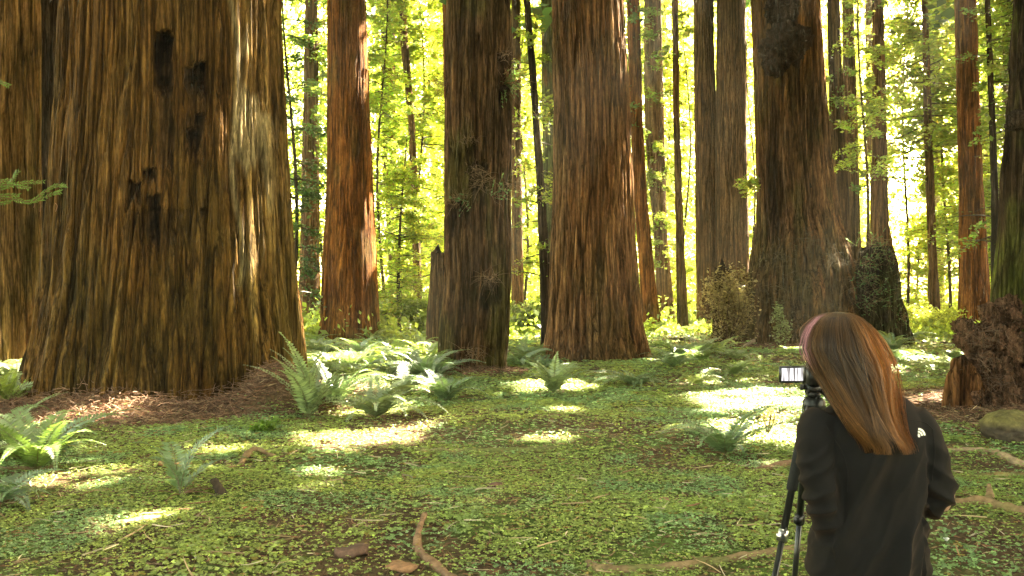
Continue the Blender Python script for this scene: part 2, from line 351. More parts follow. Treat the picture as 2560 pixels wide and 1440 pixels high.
def foliage(axis, z0, z1, L, nb, nl, size, base, droop=.25, var=.35, near=None):
    """branches round a stem at axis(z)->(x,y), each a flat drooping fan of small leaves; returns leaves and branch tubes"""
    B = Mesh(); Cs, Us, Vs = [], [], []
    zb = z0+(z1-z0)*rng.random(nb); az = rng.random(nb)*2*np.pi; Ls = L*(.45+.75*rng.random(nb))*(1-.35*(zb-z0)/(z1-z0+1e-6))
    for k in range(nb):
        x, y = axis(zb[k]); d = np.array([math.cos(az[k]), math.sin(az[k]), 0]); s = np.array([-d[1], d[0], 0]); up = rng.normal(.1, .22)
        ts = np.linspace(0, 1, 5); pts = np.array([x, y, zb[k]])+d*Ls[k]*ts[:, None]+np.array([0, 0, 1])*(up*Ls[k]*ts-droop*Ls[k]*ts**2)[:, None]
        B.add(*tube(pts, np.linspace(.012+.01*Ls[k], .004, 5), 4), col=(.05, .035, .022))
        m = int(nl*(.5+rng.random())); t = rng.random(m)**.7*.95+.08; cl = rng.integers(0, 9, m)/9.0; t = t*.5+cl*.5+.05; lat = rng.normal(0, .2, m)*Ls[k]*(1.15-t)
        p = np.array([x, y, zb[k]])+d*(Ls[k]*t)[:, None]+s*lat[:, None]+np.array([0, 0, 1])*(up*Ls[k]*t-droop*Ls[k]*t**2-.25*np.abs(lat)+rng.normal(0, .05*L, m))[:, None]
        Cs.append(p); uu = unit(d*(.6)+s*np.sign(lat)[:, None]*.8+rng.normal(0, .35, (m, 3))); nn = unit(np.array([0, 0, 1])+rng.normal(0, .5, (m, 3)))
        Us.append(uu); Vs.append(unit(np.cross(uu, nn)))
    c, u, v = np.concatenate(Cs), np.concatenate(Us), np.concatenate(Vs); kp = keep_mask(c) & (c[:, 2] > .03); c, u, v = c[kp], u[kp], v[kp]
    s = size*np.exp(rng.normal(0, .3, len(c))); V, Fq = cards(c, u, v, s*.62, s*.36)
    cc = leafcol(len(c), base, .22); patch = np.repeat(fbm(c[:, 0]*.7, c[:, 1]*.7, c[:, 2]*.7, 77), 4)[:, None]; cc = cc*(.6+.8*patch)
    return V, Fq, cc, B
def axis_of(X, zs, D): return lambda z: (float(np.interp(z, zs, X)), D)
def tree(name, label, prof, D, cat='redwood tree', group=None, crown=True, fol=None, zc=None, rad=6.6, nc=5200, mkparent=True, **k):
    V, Fs, c, loc, X, zs, R = trunk(prof, D, **k); zc = zc or (D*.334+4.5, 46)
    r = root(name, loc, label, cat, group); mk('trunk', V-loc, Fs, M['bark'], r, col=c)
    if crown:
        x = float(np.interp(zc[0], zs, X)); V, Fq, cc = high_crown(x, D, zc[0], zc[1], rad, nc); mk('crown', V-loc, Fq, M['needle'], r, col=cc, smooth=False)
    if fol:
        for f in fol:
            V, Fq, cc, B = foliage(axis_of(X, zs, D), **f); B.add(V, Fq, cc)   # low leafy shoots on the trunk
            B.build('shoots', M['leaf'], r, off=loc, smooth=False)
    return r, loc, X, zs, R
def tuft(r, loc, p, n=40, L=.3, d=(0, -1, 0), col=(.19, .12, .07), green=0, name='dead_twigs', rad=.1, spread=1.0, th=.0055):
    """a tangle of fine dead shoots on a trunk"""
    m = Mesh(); d = np.array(d, float)
    for q in range(n):
        p0 = np.array(p)+rng.normal(0, rad, 3)*np.array([1, .3, .7]); e = unit(d+rng.normal(0, .7*spread, 3)+np.array([0, 0, .1])); l = L*(.4+rng.random())
        b = rng.normal(0, .25, 3)*l+np.array([0, 0, -.2*l]); ts = np.linspace(0, 1, 5)[:, None]; pts = p0+e*l*ts+b*ts**2
        m.add(*tube(pts, np.linspace(th, th*.3, 5), 3), col=np.array(col)*(.6+.9*rng.random()))
        if green and rng.random() < green:
            k = 14; tt = rng.random(k)[:, None]; cpt = p0+e*l*tt+b*tt**2; uu = unit(rng.normal(size=(k, 3))+e); m.add(*cards(cpt, uu, unit(np.cross(uu, rdir(k))), .035, .012), col=leafcol(k, (.08, .15, .05)))
    return m.build(name, M['leaf'] if green else M['twig'], r, off=loc, smooth=False)
def lump(r, loc, items, name='burl', col=(.055, .035, .022), seed=0, matn='bark', vz=1.0):
    """knobbly growth: overlapping bulges grown on the trunk; items (centre, radius vector)"""
    m = Mesh()
    for q, (c, rv) in enumerate(items):
        nu, nv = 64, 44; a = np.linspace(0, 2*np.pi, nu, endpoint=False); b = np.linspace(.02, np.pi-.02, nv); A, B_ = np.meshgrid(a, b)
        d = np.stack([np.cos(A)*np.sin(B_), np.sin(A)*np.sin(B_), np.cos(B_)], -1); s = seed*7+q
        k = 1+.5*(fbm(d[..., 0]*2.2+q, d[..., 1]*2.2, d[..., 2]*2.2*vz, s)-.5)+.9*np.abs(fbm(d[..., 0]*4, d[..., 1]*4+q, d[..., 2]*4*vz, s+3)-.5)+.22*(vn(d[..., 0]*11, d[..., 1]*11+q, d[..., 2]*11*vz, s+4)-.5)
        V = (np.array(c)+d*k[..., None]*np.array(rv)).reshape(-1, 3); i = np.arange(nv-1)[:, None]*nu; j = np.arange(nu)[None]; k2 = (j+1) % nu
        Q = np.stack([i+j, i+j+nu, i+k2+nu, i+k2], -1).reshape(-1, 4)
        cc = np.array(col)*(.45+1.3*fbm(V[:, 0]*6, V[:, 1]*6, V[:, 2]*6, s+9))[:, None]; m.add(V, Q, cc)
    return m.build(name, M[matn], r, off=loc)

def sprig(r, loc, c, d, L, n, size, base, name='shoots'):
    """a flat bright spray of leaves on a thin twig"""
    c = np.array(c, float); d = unit(np.array(d, float)); sd = unit(np.cross(d, (0, 0, 1))); m = Mesh(); k = 7
    for q in range(k):
        e = unit(d+sd*rng.normal(0, .25)+np.array([0, 0, rng.normal(.05, .38)])); l = L*rng.uniform(.6, 1.1); ts = np.linspace(0, 1, 6)[:, None]; P = c+e*l*ts-np.array([0, 0, .25*l])*ts**2
        m.add(*tube(P, np.linspace(.012, .003, 6), 4), col=(.10, .06, .04)); t = .25+.75*rng.random((n//k, 1)); p = c+e*l*t-np.array([0, 0, .25*l])*t**2+rng.normal(0, .09*L, (n//k, 3))
        u = unit(e+rng.normal(0, .6, p.shape)); v = unit(np.cross(u, unit(np.array([0, -.5, 1.])+rng.normal(0, .5, p.shape)))); m.add(*cards(p, u, v, size*.6, size*.36), col=leafcol(len(p), base, .2))
    return m.build(name, M['leaf'], r, off=loc, smooth=False)
# ---- the giant at the left with burn scars
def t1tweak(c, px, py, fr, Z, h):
    k = (sst(560, 600, px+(h[..., 0]-.5)*60-(py*.04))*sst(0, 1, fr*1.)*.75)[..., None]; c = c*(1-k)+c*np.array([1.45, 1.7, 1.95])*k      # sunlit right flank, painted paler and greyer into the bark
    k = (np.exp(-((px-(575+py*.045+14*np.sin(py*.011)))/7)**2)*fr*sst(760, 500, py)*.8)[..., None]; c = c*(1-k)+np.array([.36, .27, .14])*k   # streak of sunlight painted as a pale strip
    k = (sst(.50, .62, fbm(px*.022, py*.006, 0*px, 88)+.22*np.exp(-((px-628)/30)**2)-.06)*sst(575, 600, px)*sst(700, 660, px)*fr*sst(800, 650, py)*.7)[..., None]; c = c*(1-k)+np.array([.42, .32, .17])*k  # dappled sun painted as pale irregular patches in the bark colour
    k = (sst(350, 800, py)*.45)[..., None]*sst(.3, .6, h+.12); return c*(1-k)+c*np.array([.62, .74, .45])*k                                 # darker, more olive bark lower down
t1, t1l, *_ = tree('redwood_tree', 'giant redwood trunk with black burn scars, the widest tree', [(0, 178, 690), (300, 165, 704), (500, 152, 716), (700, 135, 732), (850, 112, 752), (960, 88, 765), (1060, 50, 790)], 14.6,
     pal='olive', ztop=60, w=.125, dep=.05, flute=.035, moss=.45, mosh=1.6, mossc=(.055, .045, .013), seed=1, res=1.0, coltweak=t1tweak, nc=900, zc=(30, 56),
     char=[(382, 430, 82, 215, .95, .05), (396, 432, 200, 420, .7, .03), (462, 515, 165, 215, .95, .06), (465, 515, 205, 390, .55, .02), (485, 512, 285, 312, .95, .05), (470, 505, 320, 350, .9, .04),
           (314, 348, 448, 520, .95, .05), (362, 388, 420, 450, .95, .05), (368, 398, 485, 600, .9, .03), (320, 480, 520, 620, .45, .015), (500, 520, 520, 545, .8, .03), (400, 425, 75, 100, 1, .08), (488, 515, 155, 185, 1, .08)])
tree('redwood_tree', 'pale brown redwood trunk cut by the left picture edge', [(0, -190, 79), (500, -190, 82), (900, -200, 95), (990, -215, 120)], 17.5, pal='tan', w=.2, dep=.05, seed=2, moss=.5, nc=900)
tree('redwood_tree', 'grey brown redwood trunk squeezed between the giant scarred trunk and the edge trunk', [(0, 60, 176), (500, 62, 160), (950, 40, 170)], 21, pal='dark', w=.12, dep=.06, flute=.1, seed=3, nc=900)
tree('redwood_tree', 'red trunk mostly hidden behind the right side of the scarred giant', [(0, 480, 676), (300, 490, 698), (700, 500, 738), (800, 490, 757)], 36, pal='orange', w=.2, seed=4, nc=800)
tree('redwood_tree', 'slender red brown trunk right of the scarred giant, half veiled by green sprays', [(0, 762, 792), (300, 756, 795), (600, 752, 798), (790, 745, 802)], 52, pal='far', w=.2, dep=.03, seed=5, fol=[dict(z0=9, z1=24, L=3.2, nb=70, nl=90, size=.17, base=GREENS[1])])
tree('redwood_tree', 'smooth orange redwood trunk standing alone in the fern thicket', [(0, 818, 912), (250, 819, 922), (450, 818, 931), (650, 808, 940), (760, 804, 945), (860, 795, 952)], 32.5, pal='orange', w=.13, dep=.03, flute=.03, moss=.45, mosh=1.5, seed=6)
tree('redwood_tree', 'dim trunk among hanging green foliage right of the orange trunk', [(0, 950, 985), (400, 955, 990), (720, 975, 1010), (800, 970, 1015)], 56, pal='far', w=.2, dep=.03, seed=7, fol=[dict(z0=5, z1=24, L=3.2, nb=90, nl=90, size=.17, base=GREENS[2])])
tree('redwood_tree', 'thin leaning brown trunk left of the snag, foliage all around', [(0, 990, 1012), (300, 1020, 1036), (500, 1028, 1046), (800, 1035, 1060)], 48, pal='far', w=.15, dep=.02, seed=8, nc=700, fol=[dict(z0=3, z1=19, L=2.4, nb=70, nl=90, size=.15, base=GREENS[4])])
tree('redwood_tree', 'orange trunk peeping out left behind the tufted trunk', [(0, 1106, 1190), (380, 1113, 1190), (800, 1118, 1200)], 40, pal='orange', w=.15, seed=9, nc=700)
t7, l7, X7, z7, R7 = tree('redwood_tree', 'central redwood with tufts of dead twigs and a mossy foot', [(0, 1119, 1272), (200, 1118, 1278), (480, 1115, 1276), (700, 1115, 1274), (820, 1103, 1270), (900, 1094, 1262), (960, 1085, 1266)], 19.6, pal='grey', w=.085, dep=.05, flute=.06, moss=.75, mosh=1.3, seed=10, res=1.0, char=[(1200, 1252, 698, 765, .85, .05), (1172, 1218, 405, 480, .85, .04), (1118, 1172, 512, 575, .7, .03), (1170, 1195, 340, 400, .7, .03), (1248, 1280, 215, 270, .8, .04), (1248, 1275, 130, 175, .8, .03)])
def on(px, py, D, X, zs, R, k=1.0):
    """a point on the trunk's surface seen at this pixel"""
    z = CAMH-(py-HZ)*D/F; xx = float(np.interp(z, zs, X)); r = float(np.interp(z, zs, R)); dx = np.clip((px-1280)/F*D-xx, -r, r); y = D-math.sqrt(max(r*r-dx*dx, 0))*k
    return np.array([(px-1280)/F*y, y, CAMH-(py-HZ)*y/F])
for (px, py, n, L, g, d) in [(1112, 208, 50, .22, 0, (-1, -.6, 0)), (1265, 205, 60, .30, .35, (.8, -.8, .2)), (1258, 140, 30, .16, 0, (.5, -1, 0)), (1180, 350, 35, .16, 0, (0, -1, .2)), (1195, 430, 50, .18, 0, (0, -1, 0)), (1200, 455, 45, .22, 0, (-.2, -1, 0)),
                             (1155, 500, 60, .22, .2, (-.3, -1, .1)), (1240, 480, 25, .22, .3, (.3, -1, .1)), (1225, 695, 60, .24, 0, (0, -1, 0)), (1180, 880, 60, .25, 0, (0, -1, 0)), (1268, 460, 20, .18, 0, (1, -.4, 0))]:
    tuft(t7, l7, on(px, py, 19.6, X7, z7, R7), int(n*1.3), L*1.35, d, green=g)
for q_, (px, py, rv) in enumerate([(1195, 440, (.10, .07, .16)), (1225, 715, (.12, .06, .08)), (1262, 225, (.10, .10, .12)), (1160, 505, (.16, .05, .04))]): lump(t7, l7, [(on(px, py, 19.6, X7, z7, R7), rv)], seed=3+q_)
tree('broken_snag', 'short broken snag capped with dry sprigs, left behind the tufted trunk', [(605, 1080, 1112), (700, 1074, 1114), (800, 1068, 1116)], 29, cat='tree snag', pal='grey', w=.1, seed=11, crown=False, topcut=True)
tree('redwood_tree', 'pale slim trunk in sunlit leaves just right of the tufted trunk', [(0, 1278, 1300), (400, 1280, 1304), (760, 1278, 1310)], 46, pal='far', w=.15, dep=.02, seed=12, nc=700)
t8, l8, X8, z8, R8 = tree('young_tree', 'dark crooked young trunk with bright leafy sprigs, left of the broad smooth trunk', [(0, 1309, 1325), (150, 1322, 1338), (450, 1341, 1360), (620, 1348, 1372), (780, 1352, 1380)], 27, cat='young tree', pal='dark', w=.08, dep=.015, seed=13, crown=True, nc=300, zc=(11, 16), rad=2.5,
     fol=[dict(z0=2.0, z1=11, L=1.3, nb=42, nl=60, size=.085, base=GREENS[4])])
for px, py, d in [(1335, 285, (1, -.4, 0)), (1350, 250, (.9, -.3, .1)), (1345, 495, (1, -.3, -.1)), (1330, 300, (-1, -.2, 0)), (1340, 420, (-.8, -.5, .1))]: sprig(t8, l8, pw(px, py, 26.8), d, .85, 110, .11, (.22, .27, .04))
tree('redwood_tree', 'greenish trunk behind the crooked young trunk', [(0, 1352, 1382), (400, 1358, 1395), (780, 1350, 1400)], 50, pal='olive', moss=1, mosh=40, w=.2, seed=14, mossc=(.07, .10, .03))
tree('redwood_tree', 'broad straight redwood trunk with even ridges, in the middle of the row', [(0, 1382, 1557), (250, 1386, 1570), (450, 1386, 1580), (600, 1380, 1585), (720, 1374, 1594), (820, 1367, 1606), (880, 1358, 1622), (930, 1345, 1645)], 23.2, pal='warm', w=.10, dep=.045, flute=.03, moss=.35, mosh=.8, seed=15, res=1.0)
tree('redwood_tree', 'slim reddish trunk leaning beside the broad ridged trunk', [(0, 1567, 1600), (300, 1576, 1607), (500, 1586, 1618), (700, 1600, 1638), (830, 1606, 1655)], 42, pal='orange', w=.1, dep=.02, moss=.5, seed=16, nc=700, fol=[dict(z0=9, z1=18, L=2.0, nb=30, nl=70, size=.13, base=GREENS[1])])
tree('redwood_tree', 'dusky trunk wrapped in leafy shoots behind the slim leaning trunk', [(0, 1612, 1655), (300, 1612, 1660), (600, 1635, 1668), (790, 1645, 1688)], 52, pal='far', w=.2, seed=17, fol=[dict(z0=2, z1=13, L=2.2, nb=60, nl=90, size=.15, base=GREENS[4])])
tree('redwood_tree', 'very thin straight trunk in front of the white gap', [(0, 1681, 1696), (300, 1684, 1700), (600, 1690, 1710), (830, 1692, 1722)], 42, pal='warm', w=.08, dep=.015, moss=.6, mosh=3, seed=18, nc=500, fol=[dict(z0=10, z1=17, L=1.6, nb=20, nl=60, size=.13, base=GREENS[2])])
tree('redwood_tree', 'left of two tall pale trunks that touch near the ground', [(0, 1736, 1784), (400, 1738, 1792), (700, 1742, 1800), (830, 1740, 1806)], 45.5, pal='far', w=.15, dep=.03, seed=19)
tree('redwood_tree', 'right of two tall pale trunks that touch near the ground', [(0, 1795, 1864), (400, 1790, 1868), (700, 1788, 1872), (830, 1784, 1880)], 45, pal='far', w=.13, dep=.03, seed=20)
# ---- the burl tree
def burlx(r, px, py, fr, cx, sx, Z):
    k = sst(480, 760, py)*fr; r = r+k*(.62*(fbm(cx*1.3, sx*1.3, Z*.55, 91)-.42)+.34*np.abs(fbm(cx*2.6, sx*2.6, Z*.7, 92)-.5)+.16*(fbm(cx*7, sx*7, Z*1.6, 93)-.5))
    return r+.12*np.exp(-((px-1960)/40)**2-((py-60)/70)**2)*fr
def burlc(c, px, py, fr, Z, h):
    k = (np.exp(-((px-1935)/22)**2)*sst(200, 300, py)*sst(650, 560, py)*fr*.8)[..., None]; c = c*(1-k)+np.array([.018, .010, .008])*k
    k = (sst(560, 640, py)*fr*.6)[..., None]*sst(.35, .6, h+.08); return c*(1-k)+np.array([.055, .047, .02])*k
t15, l15, X15, z15, R15 = tree('redwood_tree', 'redwood trunk with a big knobbly burl high up and a swollen shaggy base', [(0, 1884, 2046), (200, 1892, 2058), (400, 1896, 2074), (520, 1898, 2090), (600, 1896, 2112), (680, 1888, 2130), (760, 1880, 2146), (870, 1868, 2165)], 30.5, pal='warm', w=.12, dep=.05, flute=.05, moss=.5, mosh=2, seed=21, res=1.0, rad=8.5, nc=9500, extra=burlx, coltweak=burlc)
lump(t15, l15, [(on(1965, 110, 30.5, X15, z15, R15), (.66, .85, .66)), (on(1990, 95, 30.5, X15, z15, R15), (.42, .75, .34)), (on(1942, 150, 30.5, X15, z15, R15), (.38, .6, .46)), (on(1955, 25, 30.5, X15, z15, R15), (.5, .32, .5))], seed=5, col=(.05, .026, .016))
lump(t15, l15, [(on(2025, 465, 30.5, X15, z15, R15), (.12, .10, .12))], seed=55)
pass
for px, py in [(1950, 640), (1975, 700), (2060, 640), (2120, 700), (2080, 780), (1920, 740), (1985, 790), (2010, 600)]:
    tuft(t15, l15, on(px, py, 30.5, X15, z15, R15)+np.array([0, -.35, 0]), 60, .4, (0, -1, .1), col=(.10, .075, .04), rad=.3, th=.006)
sprig(t15, l15, pw(1905, 455, 29.5), (-1, -.35, -.1), 1.1, 230, .13, (.24, .28, .045))
tree('redwood_tree', 'narrow trunk close behind the right flank of the burl tree', [(0, 2071, 2101), (300, 2076, 2110), (500, 2080, 2122), (800, 2085, 2130)], 44, pal='grey', w=.12, dep=.03, seed=22, nc=800, fol=[dict(z0=10, z1=14, L=2.0, nb=16, nl=80, size=.12, base=GREENS[1])])
tree('redwood_tree', 'mottled trunk with green sprays, second right behind the burl tree', [(0, 2108, 2135), (300, 2112, 2143), (600, 2118, 2151), (800, 2120, 2156)], 48, pal='far', w=.12, dep=.03, seed=23, nc=800, fol=[dict(z0=7, z1=19, L=2.0, nb=45, nl=80, size=.13, base=GREENS[1])])
tree('redwood_tree', 'straight brown trunk rising behind the ivy clad stump', [(0, 2184, 2210), (300, 2184, 2216), (600, 2176, 2222), (800, 2170, 2228)], 46, pal='warm', w=.12, dep=.03, seed=24, fol=[dict(z0=11, z1=18, L=1.8, nb=14, nl=80, size=.13, base=GREENS[2])])
tree('redwood_tree', 'faint olive trunk just right of the one behind the ivy clad stump', [(0, 2166, 2182), (400, 2168, 2184), (600, 2215, 2232), (800, 2216, 2236)], 60, pal='olive', w=.12, seed=25, nc=500)
tree('redwood_tree', 'thin trunk in the brightest gap, leaves screening its top', [(0, 2308, 2322), (400, 2314, 2334), (650, 2322, 2342), (800, 2322, 2352)], 48, pal='far', w=.1, dep=.02, seed=26, nc=500, fol=[dict(z0=9, z1=22, L=4.2, nb=90, nl=110, size=.17, base=GREENS[4])])
tree('redwood_tree', 'tall straight brown trunk right of the bright gap', [(0, 2393, 2441), (300, 2398, 2450), (500, 2402, 2458), (700, 2402, 2470), (830, 2396, 2478)], 38, pal='orange', w=.12, dep=.03, seed=27, rad=9, nc=11000)
tree('young_tree', 'black narrow trunk against bright leaves near the right edge', [(0, 2466, 2478), (300, 2476, 2490), (500, 2480, 2496), (800, 2478, 2505)], 34, cat='young tree', pal='dark', w=.08, dep=.02, seed=28, nc=300, zc=(15, 22), rad=3, fol=[dict(z0=3, z1=13, L=1.8, nb=40, nl=70, size=.12, base=GREENS[2])])
tree('redwood_tree', 'half hidden trunk in leaves above the black narrow trunk', [(0, 2512, 2545), (400, 2512, 2550), (800, 2510, 2556)], 50, pal='far', w=.15, seed=29, fol=[dict(z0=6, z1=21, L=3.2, nb=80, nl=90, size=.16, base=GREENS[2])])
tR, lR, XR, zR, RR_ = tree('redwood_tree', 'dark leaning trunk with a mass of burls at its foot, cut by the right edge', [(0, 2565, 2860), (260, 2548, 2855), (420, 2532, 2845), (600, 2522, 2845), (750, 2505, 2850), (850, 2475, 2860), (950, 2440, 2880), (1060, 2400, 2930)], 13.6, pal='dark', w=.09, dep=.05, flute=.07, moss=1.1, mosh=1.2, seed=30, nc=9000, rad=7.5, zc=(14, 44), mossc=(.12, .13, .025), res=1.0)
lump(tR, lR, [(pw(px, py, D), (a, .22, b)) for px, py, D, a, b in [(2470, 830, 12.8, .20, .14), (2440, 860, 12.6, .16, .16), (2500, 850, 12.5, .2, .2), (2520, 770, 12.8, .15, .16), (2455, 905, 12.5, .2, .16), (2500, 930, 12.4, .22, .22), (2440, 960, 12.5, .22, .25), (2410, 815, 12.9, .12, .1), (2480, 1000, 12.3, .22, .2), (2420, 850, 12.6, .16, .13), (2565, 880, 12.4, .28, .24), (2520, 800, 12.6, .2, .18), (2590, 960, 12.3, .3, .3), (2390, 990, 12.5, .12, .16), (2475, 780, 12.9, .12, .12), (2530, 990, 12.3, .2, .3), (2430, 1000, 12.25, .12, .2)]], seed=8, col=(.15, .08, .048), name='burl')
lump(tR, lR, [(pw(2545, 300, 13.0), (.12, .2, .13))], seed=18, col=(.06, .04, .03))
for px, py in [(2460, 900), (2490, 960), (2500, 1000), (2450, 840)]: tuft(tR, lR, pw(px, py, 12.2), 60, .2, (0, -1, 0), col=(.16, .10, .07), rad=.12, th=.004)
# stumps
st, ls, Xs, zs_, Rs = tree('rotten_stump', 'tall dark rotten stump overgrown with ivy beside the burl tree', [(590, 2172, 2205), (625, 2158, 2226), (660, 2152, 2238), (720, 2145, 2250), (800, 2142, 2256), (860, 2138, 2262)], 29, cat='tree stump', pal='dark', w=.16, dep=.12, flute=.14, moss=.8, mosh=3, seed=31, crown=False, topcut=True, mossc=(.06, .06, .02))
V, Fq, cc, B = foliage(lambda z: (float(np.interp(z, zs_, Xs)), 28.9), .5, 3.3, .95, 70, 45, .065, (.13, .12, .05)); B.add(V, Fq, cc).build('ivy', M['leaf'], st, off=ls, smooth=False)
for px, py in [(2175, 660), (2210, 640), (2235, 700), (2200, 740), (2245, 790), (2165, 760), (2160, 700), (2190, 610)]: tuft(st, ls, on(px, py, 29, Xs, zs_, Rs)+np.array([0, -.1, 0]), 60, .45, (0, -.8, .1), col=(.15, .10, .055), rad=.25, th=.006, green=.3)
s2, l2, X2, z2, R2 = tree('broken_snag', 'narrow dark snag left of the burl tree under a dry bush', [(640, 1788, 1822), (750, 1786, 1826), (870, 1782, 1832)], 28.5, cat='tree snag', pal='dark', w=.1, dep=.05, flute=.06, seed=32, crown=False, topcut=True)
s3, l3, X3, z3, R3 = tree('rotten_stump', 'crumbling orange stump with vertical splits near the right edge', [(880, 2385, 2432), (950, 2376, 2444), (1040, 2366, 2456)], 12.3, cat='tree stump', pal='warm', w=.04, dep=.05, flute=.09, seed=33, crown=False, topcut=True)
# ------------------------------------------------------------------ leafy understory trees
def leafy(label, px, D, z0, z1, L, nb, nl, size, base, r=.09, lean=0, seed=0, name='leafy_tree', cat='leafy tree', group=None, droop=.25):
    nb = int(nb*1.2); nl = int(nl*1.25)
    x0 = (px-1280)/F*D; g = float(gh(x0, D)); ax = lambda z: (x0+lean*z+.25*math.sin(z*.35+seed), D+.2*math.sin(z*.3+seed*2))
    R = root(name, (x0, D, g), label, cat, group); zt = np.linspace(g-.2, z1+1, 16); m = Mesh()
    V, Fq = tube([(*ax(z), z) for z in zt], np.linspace(r, r*.2, 16), 9); n = (.6+.8*fbm(V[:, 0]*9, V[:, 1]*9, V[:, 2]*3, 3))[:, None]
    m.add(V, Fq, np.array([.085, .06, .04])*n).build('trunk', M['bark'], R, off=(x0, D, g))
    V, Fq, cc, B = foliage(ax, z0, z1, L, nb, nl, size, base, droop); B.add(V, Fq, cc); B.build('crown', M['leaf'], R, off=(x0, D, g), smooth=False)
G1, G2, G3, G4 = (.13, .19, .04), (.20, .27, .04), (.26, .32, .045), (.31, .35, .055)
for i, a in enumerate([
    ('blue green drooping tree right beside the scarred giant', 722, 33, 1.5, 16, 2.0, 60, 90, .11, (.07, .12, .05)),
    ('bright leafy tree between the slender trunk and the orange trunk', 800, 62, 4, 26, 3.4, 80, 120, .2, G3),
    ('tall light green tree directly right of the orange trunk', 955, 44, 4, 20, 2.3, 80, 110, .13, G2),
    ('yellow green tree filling the gap left of the tufted trunk, upper part brightest', 1050, 52, 2, 23, 3.4, 130, 130, .16, G3),
    ('dense low leafy tree left of the snag', 1010, 36, .8, 7, 1.8, 70, 110, .10, G3),
    ('pale leafy tree behind the orange strip trunk', 1130, 62, 2, 26, 4, 90, 120, .2, G4),
    ('bright tree seen in the gap right of the tufted trunk', 1310, 55, 1, 24, 2.8, 110, 120, .16, G3),
    ('light green tree in the narrow slot left of the broad ridged trunk', 1365, 62, 2, 26, 2.6, 90, 110, .17, G3),
    ('leafy tree showing in the slit right of the broad ridged trunk', 1590, 58, 2, 24, 2.6, 70, 110, .17, G3),
    ('feathery yellow green tree left of the very thin trunk', 1668, 60, 1, 25, 2.0, 90, 110, .16, G4),
    ('bright airy tree between the very thin trunk and the twin trunks', 1716, 58, 1, 24, 1.6, 55, 100, .15, G4),
    ('sparse bright tree in the slot between the twin trunks and burl tree', 1878, 60, 1, 24, 2.0, 45, 100, .15, G4),
    ('soft green tree screening the right flank of the burl tree', 2160, 40, 7, 18, 2.0, 55, 100, .11, G2),
    ('broad yellow green tree right of the stump, airy crown', 2265, 52, 8, 24, 3.6, 90, 120, .17, G3),
    ('bright tree with layered boughs left of the tall straight brown trunk', 2365, 50, 4, 24, 2.8, 120, 130, .16, G3),
    ('deep green layered tree behind the tall straight brown trunk', 2440, 56, 2, 26, 4.0, 130, 130, .18, G2),
    ('leafy tree filling the upper right corner', 2530, 44, 3, 20, 3.4, 130, 130, .14, G2),
    ('small bright tree low in the gap under the right corner foliage', 2515, 50, 0, 9, 2.8, 70, 120, .14, G4),
    ('pale low tree at the foot of the bright gap', 2290, 58, 0, 7, 3.0, 60, 120, .15, G4)]):
    leafy(*a[:10], seed=i)
# the sunlit wood beyond, too many leaves and stems to tell apart
def beyond():
    m = Mesh(); cs, us, vs, ss, bs = [], [], [], [], []
    for k in range(270):
        D = rng.uniform(66, 120); x = rng.uniform(-.75, .75)*D; r = rng.uniform(.12, .55); H = 40
        if .40 < x/D < .50 and rng.random() < .75: continue
        if rng.random() < .08: m.add(*tube([(x, D, -.5), (x+rng.normal(0, .3), D, 15), (x+rng.normal(0, .6), D, H)], [r*1.3, r, r*.6], 9), col=np.array([.12, .08, .045])*rng.uniform(.6, 1.2))
        n = 44; zc = rng.uniform(.5, 38, n)**1.0; a = rng.random(n)*6.28; rr = rng.uniform(.3, 4.5, n)
        c0 = np.stack([x+np.cos(a)*rr, D+np.sin(a)*rr, zc], -1); p = np.repeat(c0, 34, 0)+rng.normal(0, 1, (n*34, 3))*np.array([1.0, 1.0, .35]); cs.append(p)
        bs.append(np.repeat([[G2, G3, G4][rng.integers(3)]], len(p), 0))
    p = np.concatenate(cs); b = np.concatenate(bs); k = p[:, 2] > .1; p, b = p[k], b[k]
    u = rdir(len(p)); v = unit(np.cross(u, rdir(len(p)))); s = .31*np.exp(rng.normal(0, .3, len(p))); m.add(*cards(p, u, v, s*.6, s*.42), col=np.repeat(b*np.exp(rng.normal(0, .25, (len(b), 1))), 4, 0))
    m.build('distant_woods', M['leaf'], smooth=False, label='sunlit mass of leaves and thin stems far behind the redwoods', cat='woods', kind='stuff')
beyond()
# low leafy growth that closes the view under the far trees
def undergrowth():
    m = Mesh(); cs = []; hs = []
    for k in range(1500):
        D = rng.uniform(30, 95); x = rng.uniform(-.72, .72)*D
        if duff(x, D) > .2 or (D < 60 and .15 < (x/D) < .47 and fbm(x*.2, D*.2, 0, 8) < .5 and D < 36): continue
        h = rng.uniform(.3, 1.1)*(1 if D < 45 else 2.0)*(.3+1.2*vn(x*.15, D*.15, 0, 40)); n = int(55); a = rdir(n); rr = rng.random((n, 1))**.4
        p = np.array([x, D, 0])+np.array([h*1.1, h*1.1, h])*a*rr; p[:, 2] = np.abs(p[:, 2])+.02; cs.append(p); hs.append(np.full(n, .045+D*.0018))
    p = np.concatenate(cs); s = np.concatenate(hs)*np.exp(rng.normal(0, .3, len(p))); u = rdir(len(p)); v = unit(np.cross(u, rdir(len(p))+np.array([0, 0, 1])))
    t = fbm(p[:, 0]*.25, p[:, 1]*.25, 0, 41)[:, None]; b = np.array(G1)*(1-t)+np.array(G3)*t
    m.add(*cards(p, u, v, s, s*.55), col=np.repeat(b*np.exp(rng.normal(0, .3, (len(b), 1))), 4, 0)); m.build('undergrowth', M['leaf'], smooth=False, label='low leafy undergrowth spreading between the far trunks', cat='undergrowth', kind='stuff')
undergrowth()
